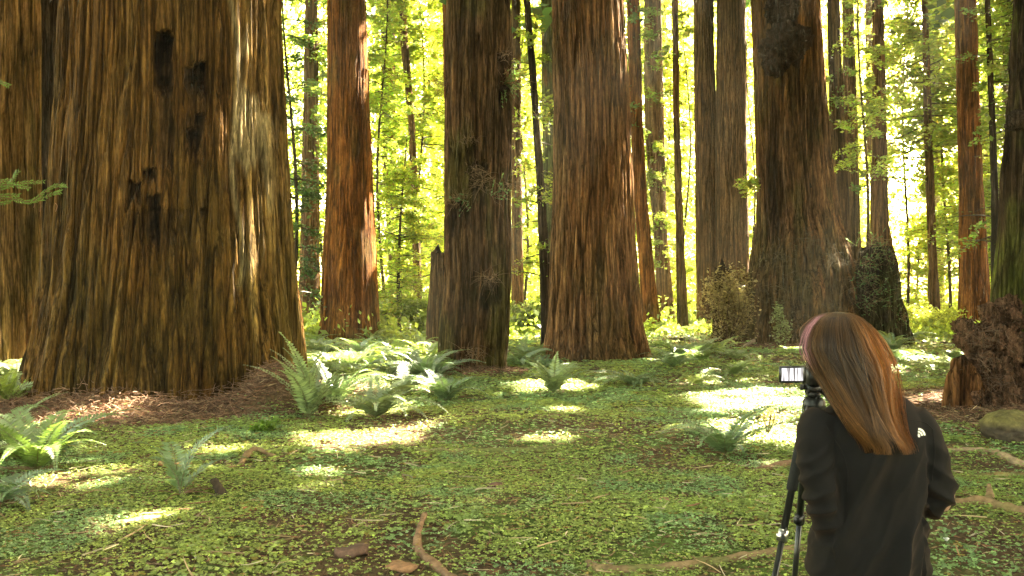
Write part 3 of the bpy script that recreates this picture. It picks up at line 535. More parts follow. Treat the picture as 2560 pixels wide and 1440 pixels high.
# redwoods added outside the frame so that their crowns shade the clearing
rng_main = rng; rng = np.random.default_rng(GSEED)
k = 0; spots = []
for a in range(4000):
    x, y = rng.uniform(-34, 62), rng.uniform(2, 78)
    if abs(x) < .62*y+3.5 or (x < 0 and rng.random() < .85): continue
    if any((x-q)**2+(y-r)**2 < 5.6**2 for q, r in spots): continue
    if any(abs((x-P[0])*SUN[1]-(y-P[1])*SUN[0])/np.hypot(SUN[0], SUN[1]) < r*.8+.45 and (x-P[0])*SUN[0]+(y-P[1])*SUN[1] > 0 for P, r, kp in HOLES[:12]+[q for q in HOLES if q[0][1] < 4]) and x > 0: continue
    spots.append((x, y))
    if len(spots) > 58: break
for a in range(4000):                                            # unseen trees added behind the photographer to block sky light
    x, y = rng.uniform(-32, 32), rng.uniform(-30, 1)
    if np.hypot(x, y-2) < 7.5 or any((x-q)**2+(y-r)**2 < 5.6**2 for q, r in spots): continue
    spots.append((x, y))
    if len(spots) > 90: break
for i, (x, y) in enumerate(spots):
    r_ = rng.uniform(.5, .95); D = y; R = root('redwood_tree', (x, y, 0), 'tall unseen redwood added outside the frame to shade the clearing', 'redwood tree', 'unseen redwoods added around the clearing')
    V, Fs = tube([(x, y, -.4), (x, y, 1), (x, y, 12), (x+.3, y, 52)], [r_*1.35, r_*1.1, r_*.85, r_*.15], 20); n = (.5+fbm(np.arctan2(V[:, 1]-y, V[:, 0]-x)*4, V[:, 2]*.1, 0, 5))[:, None]
    Mesh().add(V, Fs, np.array([.15, .085, .04])*n).build('trunk', M['bark'], R, off=(x, y, 0))
    V, Fq, cc = high_crown(x, y, 13 if y < 2 else 17, 46, 5.8 if y > 2 else 5.4, 4800 if y > 2 else 2300, .62); mk('crown', V-np.array([x, y, 0]), Fq, M['needle'], R, col=cc, smooth=False)
rng = rng_main
# ------------------------------------------------------------------ ferns
def fern(label, px, py, L, n, tone=(.075, .14, .045), up=.9, seed=0, group=None, az=None, droop=.9, name='sword_fern', loc=None):
    r = np.random.default_rng(seed+100); g = gp(px, py) if loc is None else np.array(loc, float); m = Mesh()
    n = int(n*1.25) if az is None else n; L = L*1.18
    for k in range(n):
        a = (az[k] if az is not None else (k+r.random()*.8)/n*2*np.pi); l = L*(.7+.5*r.random()); d = np.array([math.cos(a), math.sin(a), 0]); e0 = up*(.75+.5*r.random()); dr = droop*(.6+.7*r.random())
        q = 30; t = np.linspace(0, 1, q); ang = e0-dr*1.5*t**1.3; stp = l/q
        P = np.stack([np.cumsum(np.cos(ang))*stp, np.cumsum(np.sin(ang))*stp], -1); bend = r.normal(0, .12)
        side = np.array([-d[1], d[0], 0]); C3 = g+d*P[:, :1]+np.array([0, 0, 1])*P[:, 1:]+side*(bend*l*t**2)[:, None]+np.array([0, 0, .01])
        C3[:, 2] = np.maximum(C3[:, 2], g[2]+.015)
        col = np.array(tone)*np.exp(r.normal(0, .15))
        m.add(*tube(C3[::3], np.linspace(.0045, .0015, len(C3[::3])), 4), col=(.12, .11, .04))
        T = unit(np.gradient(C3, axis=0)); tt = t[2:]; wd = .15*L**.5*np.sin(np.clip(tt*1.08, 0, 1)**.55*np.pi*.97+.02)**.8*(1-.25*tt)+.006
        roll = r.normal(0, .25); nn = unit(np.cross(side, T[2:])); sd = unit(side+nn*roll)
        for sg in (-1, 1):
            o = (C3[2:]); uu = unit(sd*sg+T[2:]*.35-nn*(.10)+r.normal(0, .07, (len(o), 3))); ln = (wd*(.9+.2*r.random(len(o))))
            vv = unit(T[2:]+r.normal(0, .08, (len(o), 3))); m.add(*cards(o+uu*(ln*.5)[:, None], uu, vv, ln*.5, np.full(len(o), stp*.62), .3), col=np.repeat(col*np.exp(r.normal(0, .15, (len(o), 1))), 4, 0))
    # dead brown fronds at the crown
    for k in range(6):
        a = r.random()*6.28; d = np.array([math.cos(a), math.sin(a), 0]); t = np.linspace(0, 1, 6)[:, None]; p = g+d*t*L*.45+np.array([0, 0, 1])*(.12*t-.12*t*t+.015)
        m.add(*tube(p, np.linspace(.006, .002, 6), 4), col=(.16, .08, .035))
    return m.build(name, M['fern'], off=g, smooth=False, label=label, cat='fern', group=group)
def setloc(o, g): o.location = g
def fern_at(*a, **k):
    o = fern(*a, **k); g = gp(a[1], a[2]) if k.get('loc') is None else k['loc']; o.location = g; return o
FC = dict(b=(.11, .18, .075), g=(.12, .19, .045), y=(.20, .26, .05), p=(.17, .23, .10))
for i, (lab, px, py, L, n, tc, up, dr) in enumerate([
    ('tall yellow green fern against the right foot of the scarred giant', 772, 1050, .95, 13, 'p', 1.35, .75),
    ('blue green arching fern just right of the tall one by the giant', 840, 1000, .85, 12, 'b', 1.0, .9),
    ('fern glowing white in full sun, beside a bright patch of ground', 945, 1048, .80, 18, 'p', .85, 1.0),
    ('second sunlit fern, behind the white glowing one', 1010, 985, .8, 14, 'p', .8, .9),
    ('blue green fern in front of the tufted trunk', 1112, 1008, .68, 14, 'b', 1.05, .95),
    ('fern with one bright upright frond right of the tufted trunk', 1385, 985, .72, 14, 'p', 1.15, .9),
    ('low spreading dull green fern in front of the broad ridged trunk', 1590, 968, .68, 12, 'b', .6, .8),
    ('grey green fern at the right corner of the broad ridged trunk', 1685, 922, .7, 13, 'b', .8, .9),
    ('fern in the sun patch, left of the camera screen', 1742, 965, .55, 11, 'y', .8, .9),
    ('small arching fern at the upper edge of the bright sun patch', 1835, 942, .6, 10, 'g', .9, 1.0),
    ('feathery solitary fern in the middle of the lawn of sorrel', 1812, 1140, .62, 13, 'b', 1.0, .85),
    ('big fern clump at the left edge with long arching fronds', 95, 1180, .78, 18, 'g', 1.0, .9),
    ('fern cut by the left picture edge above the blue green clump', -10, 1150, .75, 14, 'g', 1.0, .9),
    ('brilliantly sunlit fern behind the left foot of the scarred giant', 15, 1010, .8, 14, 'y', .9, .9),
    ('bluish fern in the lower left corner', 5, 1262, .42, 12, 'b', .8, .9),
    ('bright fern with flat fronds left of the crumbling orange stump', 2345, 925, .75, 12, 'y', .55, .7),
    ('soft green fern behind the head of the photographer', 2245, 905, .7, 12, 'b', .6, .8),
    ('young upright fern by the roots of the right burl trunk', 2428, 905, .38, 8, 'b', 1.3, .6)]):
    fern_at(lab, px, py, L, n, FC[tc], up, seed=i, droop=dr)
fern_at('two armed fern with drooping fronds beside a dark shard of wood', 452, 1240, .60, 5, FC['b'], 1.25, seed=60, az=[2.7, 2.3, .35, .75, 3.1], droop=1.15)
rr = np.random.default_rng(5)
for k in range(66):
    px, py = [(rr.uniform(755, 1095), rr.uniform(845, 955)), (rr.uniform(1275, 1370), rr.uniform(840, 930)), (rr.uniform(1600, 1870), rr.uniform(835, 905)), (rr.uniform(2180, 2390), rr.uniform(850, 905)), (rr.uniform(-30, 70), rr.uniform(930, 985))][[0, 0, 0, 1, 2, 3, 0, 4][k % 8]]
    g = gp(px, py)
    fern_at('leafy fern in the thicket between the far trunks', px, py, rr.uniform(.6, .9), 10, [FC['g'], FC['y'], FC['b'], FC['p']][rr.integers(4)], rr.uniform(.6, 1.0), seed=200+k, group='ferns in the thicket between the far trunks')
# ------------------------------------------------------------------ shrubs
def shrub(label, px, py, H, W, nb, size, base, name='huckleberry_bush', cat='bush', z=0, seed=0, D=None, stem=(.10, .06, .035)):
    r = np.random.default_rng(seed+900); g = gp(px, py) if D is None else pw(px, py, D); m = Mesh(); t = Mesh()
    for k in range(nb):
        a = r.random()*6.28; d = np.array([math.cos(a)*W*r.uniform(.2, 1), math.sin(a)*W*r.uniform(.2, 1), H*r.uniform(.45, 1)])
        ts = np.linspace(0, 1, 6)[:, None]; bend = r.normal(0, .12, 3)*H; p = g+d*ts**np.array([1.2, 1.2, .8])+bend*np.sin(ts*3.1)
        t.add(*tube(p, np.linspace(.012, .003, 6), 4), col=np.array(stem)*r.uniform(.6, 1.3))
        n = int(78); tt = r.random(n)**.6; q = np.stack([np.interp(tt, ts[:, 0], p[:, c]) for c in range(3)], -1)+r.normal(0, .085*(W+H)/2, (n, 3)); q = q[q[:, 2] > g[2]+.02]
        uu = unit(r.normal(size=(len(q), 3))*np.array([1, 1, .5])); vv = unit(np.cross(uu, np.array([0, 0, 1])+r.normal(0, .4, (len(q), 3)))); s = size*np.exp(r.normal(0, .25, len(q)))
        m.add(*cards(q, uu, vv, s*.6, s*.36), col=np.repeat(np.array(base)*np.exp(r.normal(0, .25, (len(q), 1))), 4, 0))
    R = root(name, g, label, cat); t.build('stems', M['twig'], R, off=g); m.build('leaves', M['leaf'], R, off=g, smooth=False)
shrub('grey green bush at the foot of the orange trunk', 925, 838, 1.2, 1.2, 50, .13, (.10, .15, .06), seed=1)
shrub('sunlit whitish bush right of the orange trunk', 990, 822, 1.7, 1.0, 46, .14, (.17, .2, .09), seed=2)
shrub('leafy bush left of the tufted trunk by the snag', 1050, 842, 1.8, .8, 44, .12, G2, seed=3)
shrub('pale leaved bush between the tufted trunk and the broad ridged trunk', 1328, 840, 1.35, 1.05, 66, .11, (.15, .19, .08), seed=4)
shrub('dry reddish bush growing over the narrow snag left of the burl tree', 1818, 862, 2.5, .75, 70, .085, (.24, .19, .10), seed=5, D=28.0)
shrub('brownish tangled bush pressed against the left side of the burl tree', 1860, 850, 1.9, .6, 50, .075, (.20, .18, .08), seed=6)
shrub('slender sunlit sapling in front of the burl tree', 1950, 872, 1.4, .18, 9, .075, (.2, .24, .12), name='sapling', cat='sapling', seed=7)
shrub('veil of green sprays at the foot of the slender far left trunk', 765, 790, 2.2, 1.3, 50, .12, (.10, .15, .06), seed=8)
shrub('small leafy plant in front of the dry litter at the giant', 660, 1085, .16, .22, 12, .045, (.12, .20, .03), name='leafy_plant', cat='plant', seed=9)
shrub('twiggy little sapling standing in the right sun patch', 1918, 1085, .5, .07, 4, .02, (.2, .16, .06), name='sapling', cat='sapling', seed=10)
shrub('yellowish bush below the bright gap near the path', 2320, 838, 1.2, 1.6, 40, .10, G4, seed=11)
shrub('small bush at the left of the burl roots on the right', 2420, 880, .35, .14, 8, .045, (.16, .2, .12), seed=12)
# a leafy bough reaching in from the left edge, belonging to a young redwood outside the frame
def bough():
    R = root('young_redwood', (-4.6, 4.9, 0), 'young redwood whose bright needle spray reaches in at the left edge', 'young tree')
    m = Mesh(); m.add(*tube([(-4.6, 4.9, -.1), (-4.55, 4.9, 2), (-4.6, 4.95, 4.5)], [.07, .05, .02], 9), col=(.12, .08, .05)); m.build('trunk', M['bark'], R, off=(-4.6, 4.9, 0))
    m = Mesh(); D = 5.2
    def tw(pts, r0=.004, wd=.025):
        p = smooth_path([pw(a, b, D+c) for a, b, c in pts], 12); m.add(*tube(p, np.linspace(r0, .0012, len(p)), 4), col=(.13, .07, .03)); T = unit(np.gradient(p, axis=0)); n = len(p)
        q = np.arange(n); o = p[q]+rng.normal(0, .002, (len(q), 3)); T = T[q]
        for sg in (-1, 1):
            sd = unit(np.cross(T, np.array([.1, -.75, .55]))*sg+T*.9+rng.normal(0, .1, T.shape)); ln = wd*(.8+.4*rng.random(len(o)))
            m.add(*cards(o+sd*ln[:, None]*.5, sd, unit(np.cross(sd, np.array([0, -.8, .6]))), ln*.5, np.full(len(o), .0034)), col=np.repeat(np.array([.13, .20, .04])*np.exp(rng.normal(0, .2, (len(o), 1))), 4, 0))
    tw([(-420, 520, .1), (-150, 500, .05), (0, 495, 0), (60, 505, 0), (82, 502, 0)], .009)
    for b in [[(-40, 480, 0), (5, 470, 0), (50, 458, .02), (104, 455, .05)], [(0, 475, 0), (25, 455, 0), (42, 430, 0)], [(82, 502, 0), (110, 480, 0), (135, 465, 0), (160, 463, .03)], [(60, 505, 0), (95, 500, 0), (130, 485, 0), (148, 480, 0)],
              [(-60, 495, 0), (-10, 508, 0), (22, 505, 0)], [(-80, 455, 0), (-30, 450, 0), (20, 452, 0)], [(-60, 505, 0), (0, 490, 0), (45, 488, 0)], [(-50, 210, 0), (-10, 203, 0), (18, 212, 0)], [(-20, 465, 0), (20, 462, -.03), (70, 470, -.03)]]: tw(b)
    m.add(*tube([pw(-200, 180, D), pw(-60, 205, D)], .004, 4), col=(.13, .07, .03))
    for px, py in [(85, 505), (100, 515), (140, 515)]:
        m.add(*tube(smooth_path([pw(px-3, py-8, D), pw(px+2, py, D), pw(px-2, py+14, D)], 3), .002, 4), col=(.25, .12, .06))
    m.build('bough', M['leaf'], R, off=(-4.6, 4.9, 0), smooth=False)
bough()
# ------------------------------------------------------------------ redwood sorrel carpet
def carpet():
    Ps, Sz = [], []
    for y0, y1, den, s in ((3.0, 5.0, 600, .018), (5.0, 6.6, 2100, .0135), (6.6, 9, 1600, .0145), (9, 13, 850, .020), (13, 19, 380, .028), (19, 27, 130, .045), (27, 38, 55, .065)):
        A = (y1*y1-y0*y0)*.68; n = int(A*den); y = np.sqrt(rng.uniform(y0*y0, y1*y1, n)); x = rng.uniform(-.68, .68, n)*y
        n2 = int(n*.28); y2 = np.sqrt(rng.uniform(y0*y0, y1*y1, n2)); x2 = rng.uniform(.68, 1.15, n2)*y2*np.sign(rng.random(n2)-.5); x = np.r_[x, x2]; y = np.r_[y, y2]; n += n2
        Ps.append(np.stack([x, y], -1)); Sz.append(np.full(n, s))
    P = np.concatenate(Ps); s = np.concatenate(Sz); x, y = P.T
    patch = fbm(x*.7, y*.7, 0, 51, 3)+.25*(fbm(x*3, y*3, 0, 52, 2)-.5)
    pr = sst(.30, .50, patch)*(1-duff(x, y)*.97)*(1-np.exp(-((y-27)/1.6)**2)*sst(10.5, 12.5, x)); keep = rng.random(len(x)) < .25+.75*pr
    keep &= ~((rng.random(len(x)) > .12) & (duff(x, y) > .5))
    x, y, s = x[keep], y[keep], s[keep]; n = len(x); z = gh(x, y)
    hgt = s*(1.0+1.9*rng.random(n)); ph = rng.random(n)*6.28; tl = rng.normal(0, .22, (n, 2)); big = np.exp(rng.normal(0, .28, n))*(1+.6*sst(.60, .72, fbm(x*1.1, y*1.1, 0, 57, 2)))
    tone = fbm(x*.55, y*.55, 0, 53, 2)[:, None]; t2 = fbm(x*1.7+9, y*1.7, 0, 54, 2)[:, None]
    c = np.array([.15, .23, .062])*(1-tone)+np.array([.27, .32, .075])*tone; k = sst(.52, .66, t2); c = c*(1-k*.6)+np.array([.14, .26, .13])*k*.6
    c = c*np.exp(rng.normal(0, .3, (n, 1))); yl = (rng.random((n, 1)) < .05); c = np.where(yl, np.array([.26, .2, .05]), c)
    Vs, Cs = [], []
    for q in range(3):
        a = ph+q*2.094; u = np.stack([np.cos(a), np.sin(a), -.25+tl[:, 0]], -1); u = unit(u); v = unit(np.stack([-np.sin(a), np.cos(a), tl[:, 1]], -1))
        o = np.stack([x, y, z+hgt], -1); L = (s*big)[:, None]
        V = np.stack([o, o+u*L*.75+v*L*.62, o+u*L*.92-np.array([0, 0, 1])*L*.18, o+u*L*.75-v*L*.62], 1); Vs.append(V.reshape(-1, 3)); Cs.append(np.repeat(c, 4, 0))
    V = np.concatenate(Vs); print('sorrel', n)
    mk('sorrel_carpet', V, np.arange(len(V)).reshape(-1, 4), M['sorrel'], col=np.concatenate(Cs), smooth=False, label='carpet of clover-like sorrel leaves covering the forest floor', cat='ground cover', kind='stuff')
carpet()
def litter():
    # fine fallen needles, twigs and bark crumbs
    n = 230000; y = np.sqrt(rng.uniform(9, 32**2, n)); y = np.where(rng.random(n) < .5, np.sqrt(rng.uniform(9, 169, n)), y); x = rng.uniform(-.68, .68, n)*y; D = duff(x, y)
    k = rng.random(n) < .42+.9*D; x, y, D = x[k], y[k], D[k]; n = len(x); g = gh(x, y); up = rng.random(n)*(.010+.05*D); p = np.stack([x, y, g+.006+up], -1)
    a = rng.random(n)*6.28; u = unit(np.stack([np.cos(a), np.sin(a), rng.normal(0, .25, n)+.2*D*rng.normal(size=n)], -1)); v = unit(np.cross(u, rdir(n))); L = (.018+.05*rng.random(n)**2+.09*D*rng.random(n)**2)*(.7+y*.05)
    c = np.where((rng.random(n) < .25)[:, None], [.28, .19, .11], np.where((rng.random(n) < .5)[:, None], [.17, .085, .05], [.085, .05, .032]))*np.exp(rng.normal(0, .3, (n, 1)))
    m = Mesh(); m.add(*cards(p, u, v, L, .0018+.0022*rng.random(n)+L*.035), col=np.repeat(c, 4, 0)); m.build('fallen_litter', M['twig'], smooth=False, label='brown fallen needles and twig crumbs strewn over the ground', cat='litter', kind='stuff')
    # the tangled heap of shed twigs round the giant and the right roots
    m = Mesh()
    for cx, cy_, r0, r1, n, hh in ((-5.5, 14.4, 2.05, 3.7, 3600, .22), (-3.3, 12.9, .05, 1.1, 900, .14), (8.1, 12.6, 1.5, 3.3, 1300, .1), (-1.0, 19.4, .7, 1.7, 700, .1), (9.3, 30, 1.9, 3.8, 600, .15)):
        for k in range(n):
            a = rng.uniform(math.pi, 2*math.pi) if rng.random() < .85 else rng.uniform(0, 6.28); r = r0+(r1-r0)*rng.random()**1.3; x = cx+math.cos(a)*r; y = cy_+math.sin(a)*r
            l = rng.uniform(.06, .30); e = unit(rng.normal(size=3)*np.array([1, 1, .35])); b = rng.normal(0, .3, 3)*l; ts = np.linspace(-.5, .5, 4)[:, None]; z = float(gh(x, y))+rng.random()**2*hh*(1-(r-r0)/(r1-r0))+.02
            m.add(*tube(np.array([x, y, z])+e*l*ts+b*ts**2, [.004, .0035, .003, .0015], 3), col=np.array([.17, .10, .065])*np.exp(rng.normal(0, .4)))
    for k in range(2600):
        y = math.sqrt(rng.uniform(16, 400)); x = rng.uniform(-.66, .66)*y; l = rng.uniform(.04, .20); e = unit(rng.normal(size=3)*np.array([1, 1, .12])); b = rng.normal(0, .25, 3)*l*np.array([1, 1, .2]); ts = np.linspace(-.5, .5, 4)[:, None]; z = float(gh(x, y))+.03+.01*rng.random()
        m.add(*tube(np.array([x, y, z])+e*l*ts+b*ts**2, np.array([.0035, .003, .0025, .001])*rng.uniform(.6, 1.5), 3), col=np.array([(.36, .26, .15), (.2, .11, .06), (.5, .42, .3)][rng.integers(3)])*np.exp(rng.normal(0, .25)))
    for k in range(330):
        y = math.sqrt(rng.uniform(22, 330)); x = rng.uniform(-.64, .64)*y; l = rng.uniform(.10, .34); e = unit(rng.normal(size=3)*np.array([1, 1, .08])); b = rng.normal(0, .3, 3)*l*np.array([1, 1, .15]); ts = np.linspace(-.5, .5, 5)[:, None]; z = float(gh(x, y))+.025+.015*rng.random()
        m.add(*tube(np.array([x, y, z])+e*l*ts+b*ts**2, np.array([.005, .006, .005, .004, .0015])*rng.uniform(.7, 1.3), 4), col=np.array([(.36, .26, .15), (.22, .13, .07), (.46, .38, .26)][rng.integers(3)])*np.exp(rng.normal(0, .25)))
    m.build('twig_litter', M['twig'], smooth=False, label='tangled heap of dry brown twigs shed round the trunk feet', cat='litter', kind='stuff')
litter()
# ------------------------------------------------------------------ fallen branches and logs
def stick(label, pts, rad, col, name='fallen_branch', cat='fallen branch', moss=0, seed=0, raise_=.22, ends=None, fork=None, group=None):
    def one(pp, rd):
        g = np.array([gp(p[0], p[1]) for p in pp]); rr = np.interp(np.linspace(0, 1, len(pp)*8), np.linspace(0, 1, len(rd)), rd)
        P = smooth_path(g, 8); rr = np.interp(np.linspace(0, 1, len(P)), np.linspace(0, 1, len(rd)), rd); P[:, 2] += rr*raise_
        hh = np.interp(np.linspace(0, 1, len(P)), np.linspace(0, 1, len(pp)), [p[2] if len(p) > 2 else 0 for p in pp]); P[:, 2] += hh
        V, Fq = tube(P, rr, 12); s = seed*3.1
        cen = np.concatenate([np.repeat(P, 12, 0), P[:1], P[-1:]]); k = .55+.9*fbm(V[:, 0]*14, V[:, 1]*14, V[:, 2]*30+s, seed, 2); V = cen+(V-cen)*k[:, None]
        n = fbm(V[:, 0]*18, V[:, 1]*18, V[:, 2]*40, seed+2)[:, None]; c = np.array(col)*(.45+1.1*n)
        if moss: q = sst(.45, .6, fbm(V[:, 0]*5, V[:, 1]*5, V[:, 2]*5, seed+4)[:, None])*moss; c = c*(1-q)+np.array([.10, .13, .03])*q
        return V, Fq, c, g[0]
    m = Mesh(); V, Fq, c, g0 = one(pts, rad); m.add(V, Fq, c)
    for f in (fork or []): V, Fq, c, _ = one(*f); m.add(V, Fq, c)
    o = m.build(name, M['wood'], off=g0, label=label, cat=cat, group=group); o.location = g0; return o
TAN, BR, DK, PALE = (.21, .135, .07), (.20, .12, .07), (.07, .05, .035), (.48, .36, .20)
stick('thick crooked brown branch rising from the bottom edge', [(1062, 1302, .05), (1045, 1345, .02), (1048, 1378), (1075, 1405), (1118, 1440), (1160, 1475)], [.018, .026, .03, .032, .034], BR, seed=1)
stick('long pale barkless branch curving along the bottom, ending at the tripod', [(1468, 1408), (1520, 1432), (1640, 1428), (1760, 1412), (1860, 1395), (1990, 1375), (2080, 1362)], [.025, .045, .045, .04, .035, .03], (.20, .135, .07), moss=.6, seed=2, raise_=.1)
stick('tapering brown stick just left of the tripod', [(1862, 1186), (1900, 1176), (1950, 1168), (1992, 1158)], [.012, .035, .045, .045], BR, seed=3)
stick('thin arched twig below the solitary fern', [(1690, 1192), (1715, 1170), (1760, 1160), (1830, 1160), (1885, 1172)], [.008, .01, .012, .01, .006], BR, seed=4)
stick('long mossy bough sunk in the sorrel in mid lawn', [(985, 1112, .03), (1010, 1124), (1100, 1134), (1200, 1134), (1300, 1130), (1420, 1122)], [.018, .035, .045, .05, .045, .03], (.17, .15, .06), moss=.6, seed=5, raise_=.15)
stick('curved reddish root-like branch at the right end of the twig heap', [(715, 1112), (745, 1095), (785, 1088), (840, 1082), (900, 1080)], [.01, .025, .025, .02, .01], (.22, .12, .07), seed=6, fork=[([(745, 1095), (730, 1105), (712, 1118)], [.02, .012])])
stick('bent tan branch stub curving over the sorrel left of centre', [(570, 1172), (600, 1166), (618, 1145, .03), (640, 1136, .05), (668, 1140, .03), (700, 1143)], [.02, .025, .035, .03, .02, .008], TAN, seed=7)
stick('thin yellowish stick with a forked end at lower left', [(412, 1348), (450, 1332), (495, 1318), (530, 1303)], [.012, .014, .012, .008], TAN, seed=8, fork=[([(495, 1318), (502, 1330), (498, 1348)], [.006, .003])])
stick('long faint mossy stick at the far lower left', [(140, 1335), (200, 1310), (260, 1293), (330, 1280)], [.012, .016, .014, .01], (.24, .19, .08), moss=.5, seed=9)
stick('pale bleached branch crossing the brown litter at the right edge', [(2352, 1130), (2420, 1128), (2480, 1132), (2540, 1158), (2620, 1178)], [.03, .035, .04, .045, .05], (.30, .21, .135), seed=10, raise_=.2)
stick('moss tinted log lying behind the elbow of the photographer', [(2335, 1262), (2400, 1262), (2460, 1262), (2520, 1280), (2620, 1300)], [.03, .045, .055, .05, .05], TAN, name='fallen_log', cat='log', moss=.35, seed=11, fork=[([(2465, 1262), (2472, 1248, .03), (2470, 1240, .09)], [.04, .015])])
stick('faint mossy ridge of a buried log above the log at the right', [(2390, 1200), (2450, 1195), (2520, 1192), (2600, 1192)], [.03, .04, .04, .03], (.22, .16, .06), name='fallen_log', cat='log', moss=.5, seed=12, raise_=.1)
stick('dark log end in the shade right of the broad ridged trunk', [(1626, 858), (1660, 856), (1700, 852), (1730, 850)], [.09, .12, .12, .1], DK, name='fallen_log', cat='log', moss=.5, seed=13)
stick('straight brown log behind the scarred giant', [(700, 808), (760, 806), (830, 806)], [.14, .14, .14], (.28, .18, .1), name='fallen_log', cat='log', seed=14)
stick('slanting bare root at the foot of the burl tree', [(1850, 872), (1890, 858, .1), (1930, 850, .35)], [.04, .07, .08], (.28, .2, .14), seed=15)
stick('forked twig on the sorrel in the centre', [(1415, 1130), (1430, 1142), (1448, 1152)], [.006, .008, .006], (.4, .3, .16), seed=16, fork=[([(1448, 1152), (1438, 1160), (1428, 1168)], [.007, .004])])
stick('long thin pale stick by the lower middle right', [(1722, 1338), (1760, 1334), (1805, 1338), (1850, 1352)], [.006, .009, .008, .005], (.40, .31, .2), seed=17, fork=[([(1800, 1337), (1812, 1350), (1796, 1368)], [.006, .003])])
stick('short pale twig left of the long thin pale stick', [(1712, 1282), (1718, 1295), (1722, 1312)], [.008, .009, .006], (.5, .42, .33), seed=18)
stick('white curved twig near the bottom left', [(458, 1368), (475, 1372), (488, 1384), (493, 1398)], [.006, .009, .009, .005], (.55, .5, .42), seed=19)
stick('thin dark twig in the lower left corner', [(122, 1370), (132, 1400), (150, 1430)], [.006, .006, .004], (.16, .11, .08), seed=20)
stick('thin twig among the sorrel left of the giant scarred trunk heap', [(248, 1116), (275, 1112), (300, 1112)], [.014, .018, .01], (.30, .18, .11), seed=21)
stick('branch in the grass behind the photographer, near the orange stump', [(2248, 1000), (2300, 990), (2340, 985), (2395, 992)], [.015, .02, .018, .012], TAN, seed=22, fork=[([(2270, 996), (2290, 978, .06), (2312, 968, .12)], [.012, .004]), ([(2340, 985), (2380, 968)], [.01, .006])])
stick('pale fallen branch in the sun patch behind the tripod', [(1650, 978), (1700, 972), (1760, 968), (1800, 966)], [.012, .03, .03, .015], (.4, .3, .18), seed=23)
stick('stick lying in the lower right of the sorrel near the picture edge', [(2420, 1340), (2440, 1332), (2462, 1328)], [.006, .008, .005], (.4, .34, .25), seed=24)
stick('thin tan stick in the bottom left third', [(640, 1368), (690, 1355), (745, 1342)], [.008, .011, .006], (.33, .24, .12), seed=25, fork=[([(640, 1368), (655, 1375), (690, 1378)], [.006, .003])])
stick('short stub of pale wood at the lower left edge', [(38, 1408), (60, 1400), (78, 1398)], [.012, .012, .008], (.4, .28, .16), seed=26)
# chips, shards
def chip(label, px, py, L, W_, H, rot, col, seed=0, tilt=0, name='wood_chip', cat='wood chip'):
    g = gp(px, py); V, Fs = loft([(t*L, math.sin(t*3)*W_*.15, H*.3*math.sin(t*5+seed)) for t in np.linspace(-.5, .5, 12)], [(0, W_*(.35+.65*math.sin((t+.5)*2.9+.1)**.6)*(.8+.4*random.random()), 0) for t in np.linspace(-.5, .5, 12)], [(0, 0, H)]*12, 12)
    V = V*(1+.25*(fbm(V[:, 0]*40, V[:, 1]*40, V[:, 2]*40, seed)-.5))[:, None]
    ct, s_ = math.cos(tilt), math.sin(tilt); V = np.stack([V[:, 0]*ct-V[:, 2]*s_, V[:, 1], V[:, 0]*s_+V[:, 2]*ct], -1)
    c, s = math.cos(rot), math.sin(rot); V = np.stack([V[:, 0]*c-V[:, 1]*s, V[:, 0]*s+V[:, 1]*c, V[:, 2]+H], -1)
    n = fbm(V[:, 0]*30, V[:, 1]*90, V[:, 2]*30, seed)[:, None]
    m = Mesh(); m.add(V, Fs, np.array(col)*(.4+1.2*n)); o = m.build(name, M['wood'], label=label, cat=cat); o.location = g; return o
chip('flat yellowish slab of rotten wood at lower left', 355, 1302, .26, .055, .014, .55, (.50, .34, .14), 1)
chip('dark pointed shard of wood standing in the sorrel beside a fern', 552, 1238, .24, .045, .03, 2.6, (.05, .035, .025), 2, tilt=1.0, name='wood_shard', cat='wood shard')
chip('brown curled piece of bark at the bottom beside the crooked branch', 1005, 1422, .20, .09, .018, 1.9, (.26, .14, .075), 3, name='bark_piece', cat='bark piece')
chip('orange tinted rotten wood above the two armed fern', 440, 1166, .30, .08, .02, -.3, (.40, .22, .10), 4)
chip('reddish bark scrap right of the dark shard', 632, 1272, .16, .04, .01, .1, (.32, .12, .05), 5, name='bark_piece', cat='bark piece')
chip('dark brown clump of rotted bark in the bottom middle', 880, 1388, .20, .10, .03, .1, (.12, .07, .05), 6, name='bark_piece', cat='bark piece')
chip('small dark bark clump on the sorrel above the bottom middle', 1235, 1218, .14, .07, .02, .1, (.13, .07, .05), 7, name='bark_piece', cat='bark piece')
chip('small tan bark piece in the middle right lawn', 1658, 1252, .10, .06, .014, .4, (.36, .2, .12), 8, name='bark_piece', cat='bark piece')
chip('tiny white scrap on the ground right of the photographer', 2362, 1350, .045, .02, .012, 1.2, (.75, .72, .68), 9)
stick('vivid white short twig by the lower edge beside the curled bark', [(1005, 1438), (1020, 1428), (1036, 1418)], [.004, .006, .004], (.55, .48, .38), seed=27)
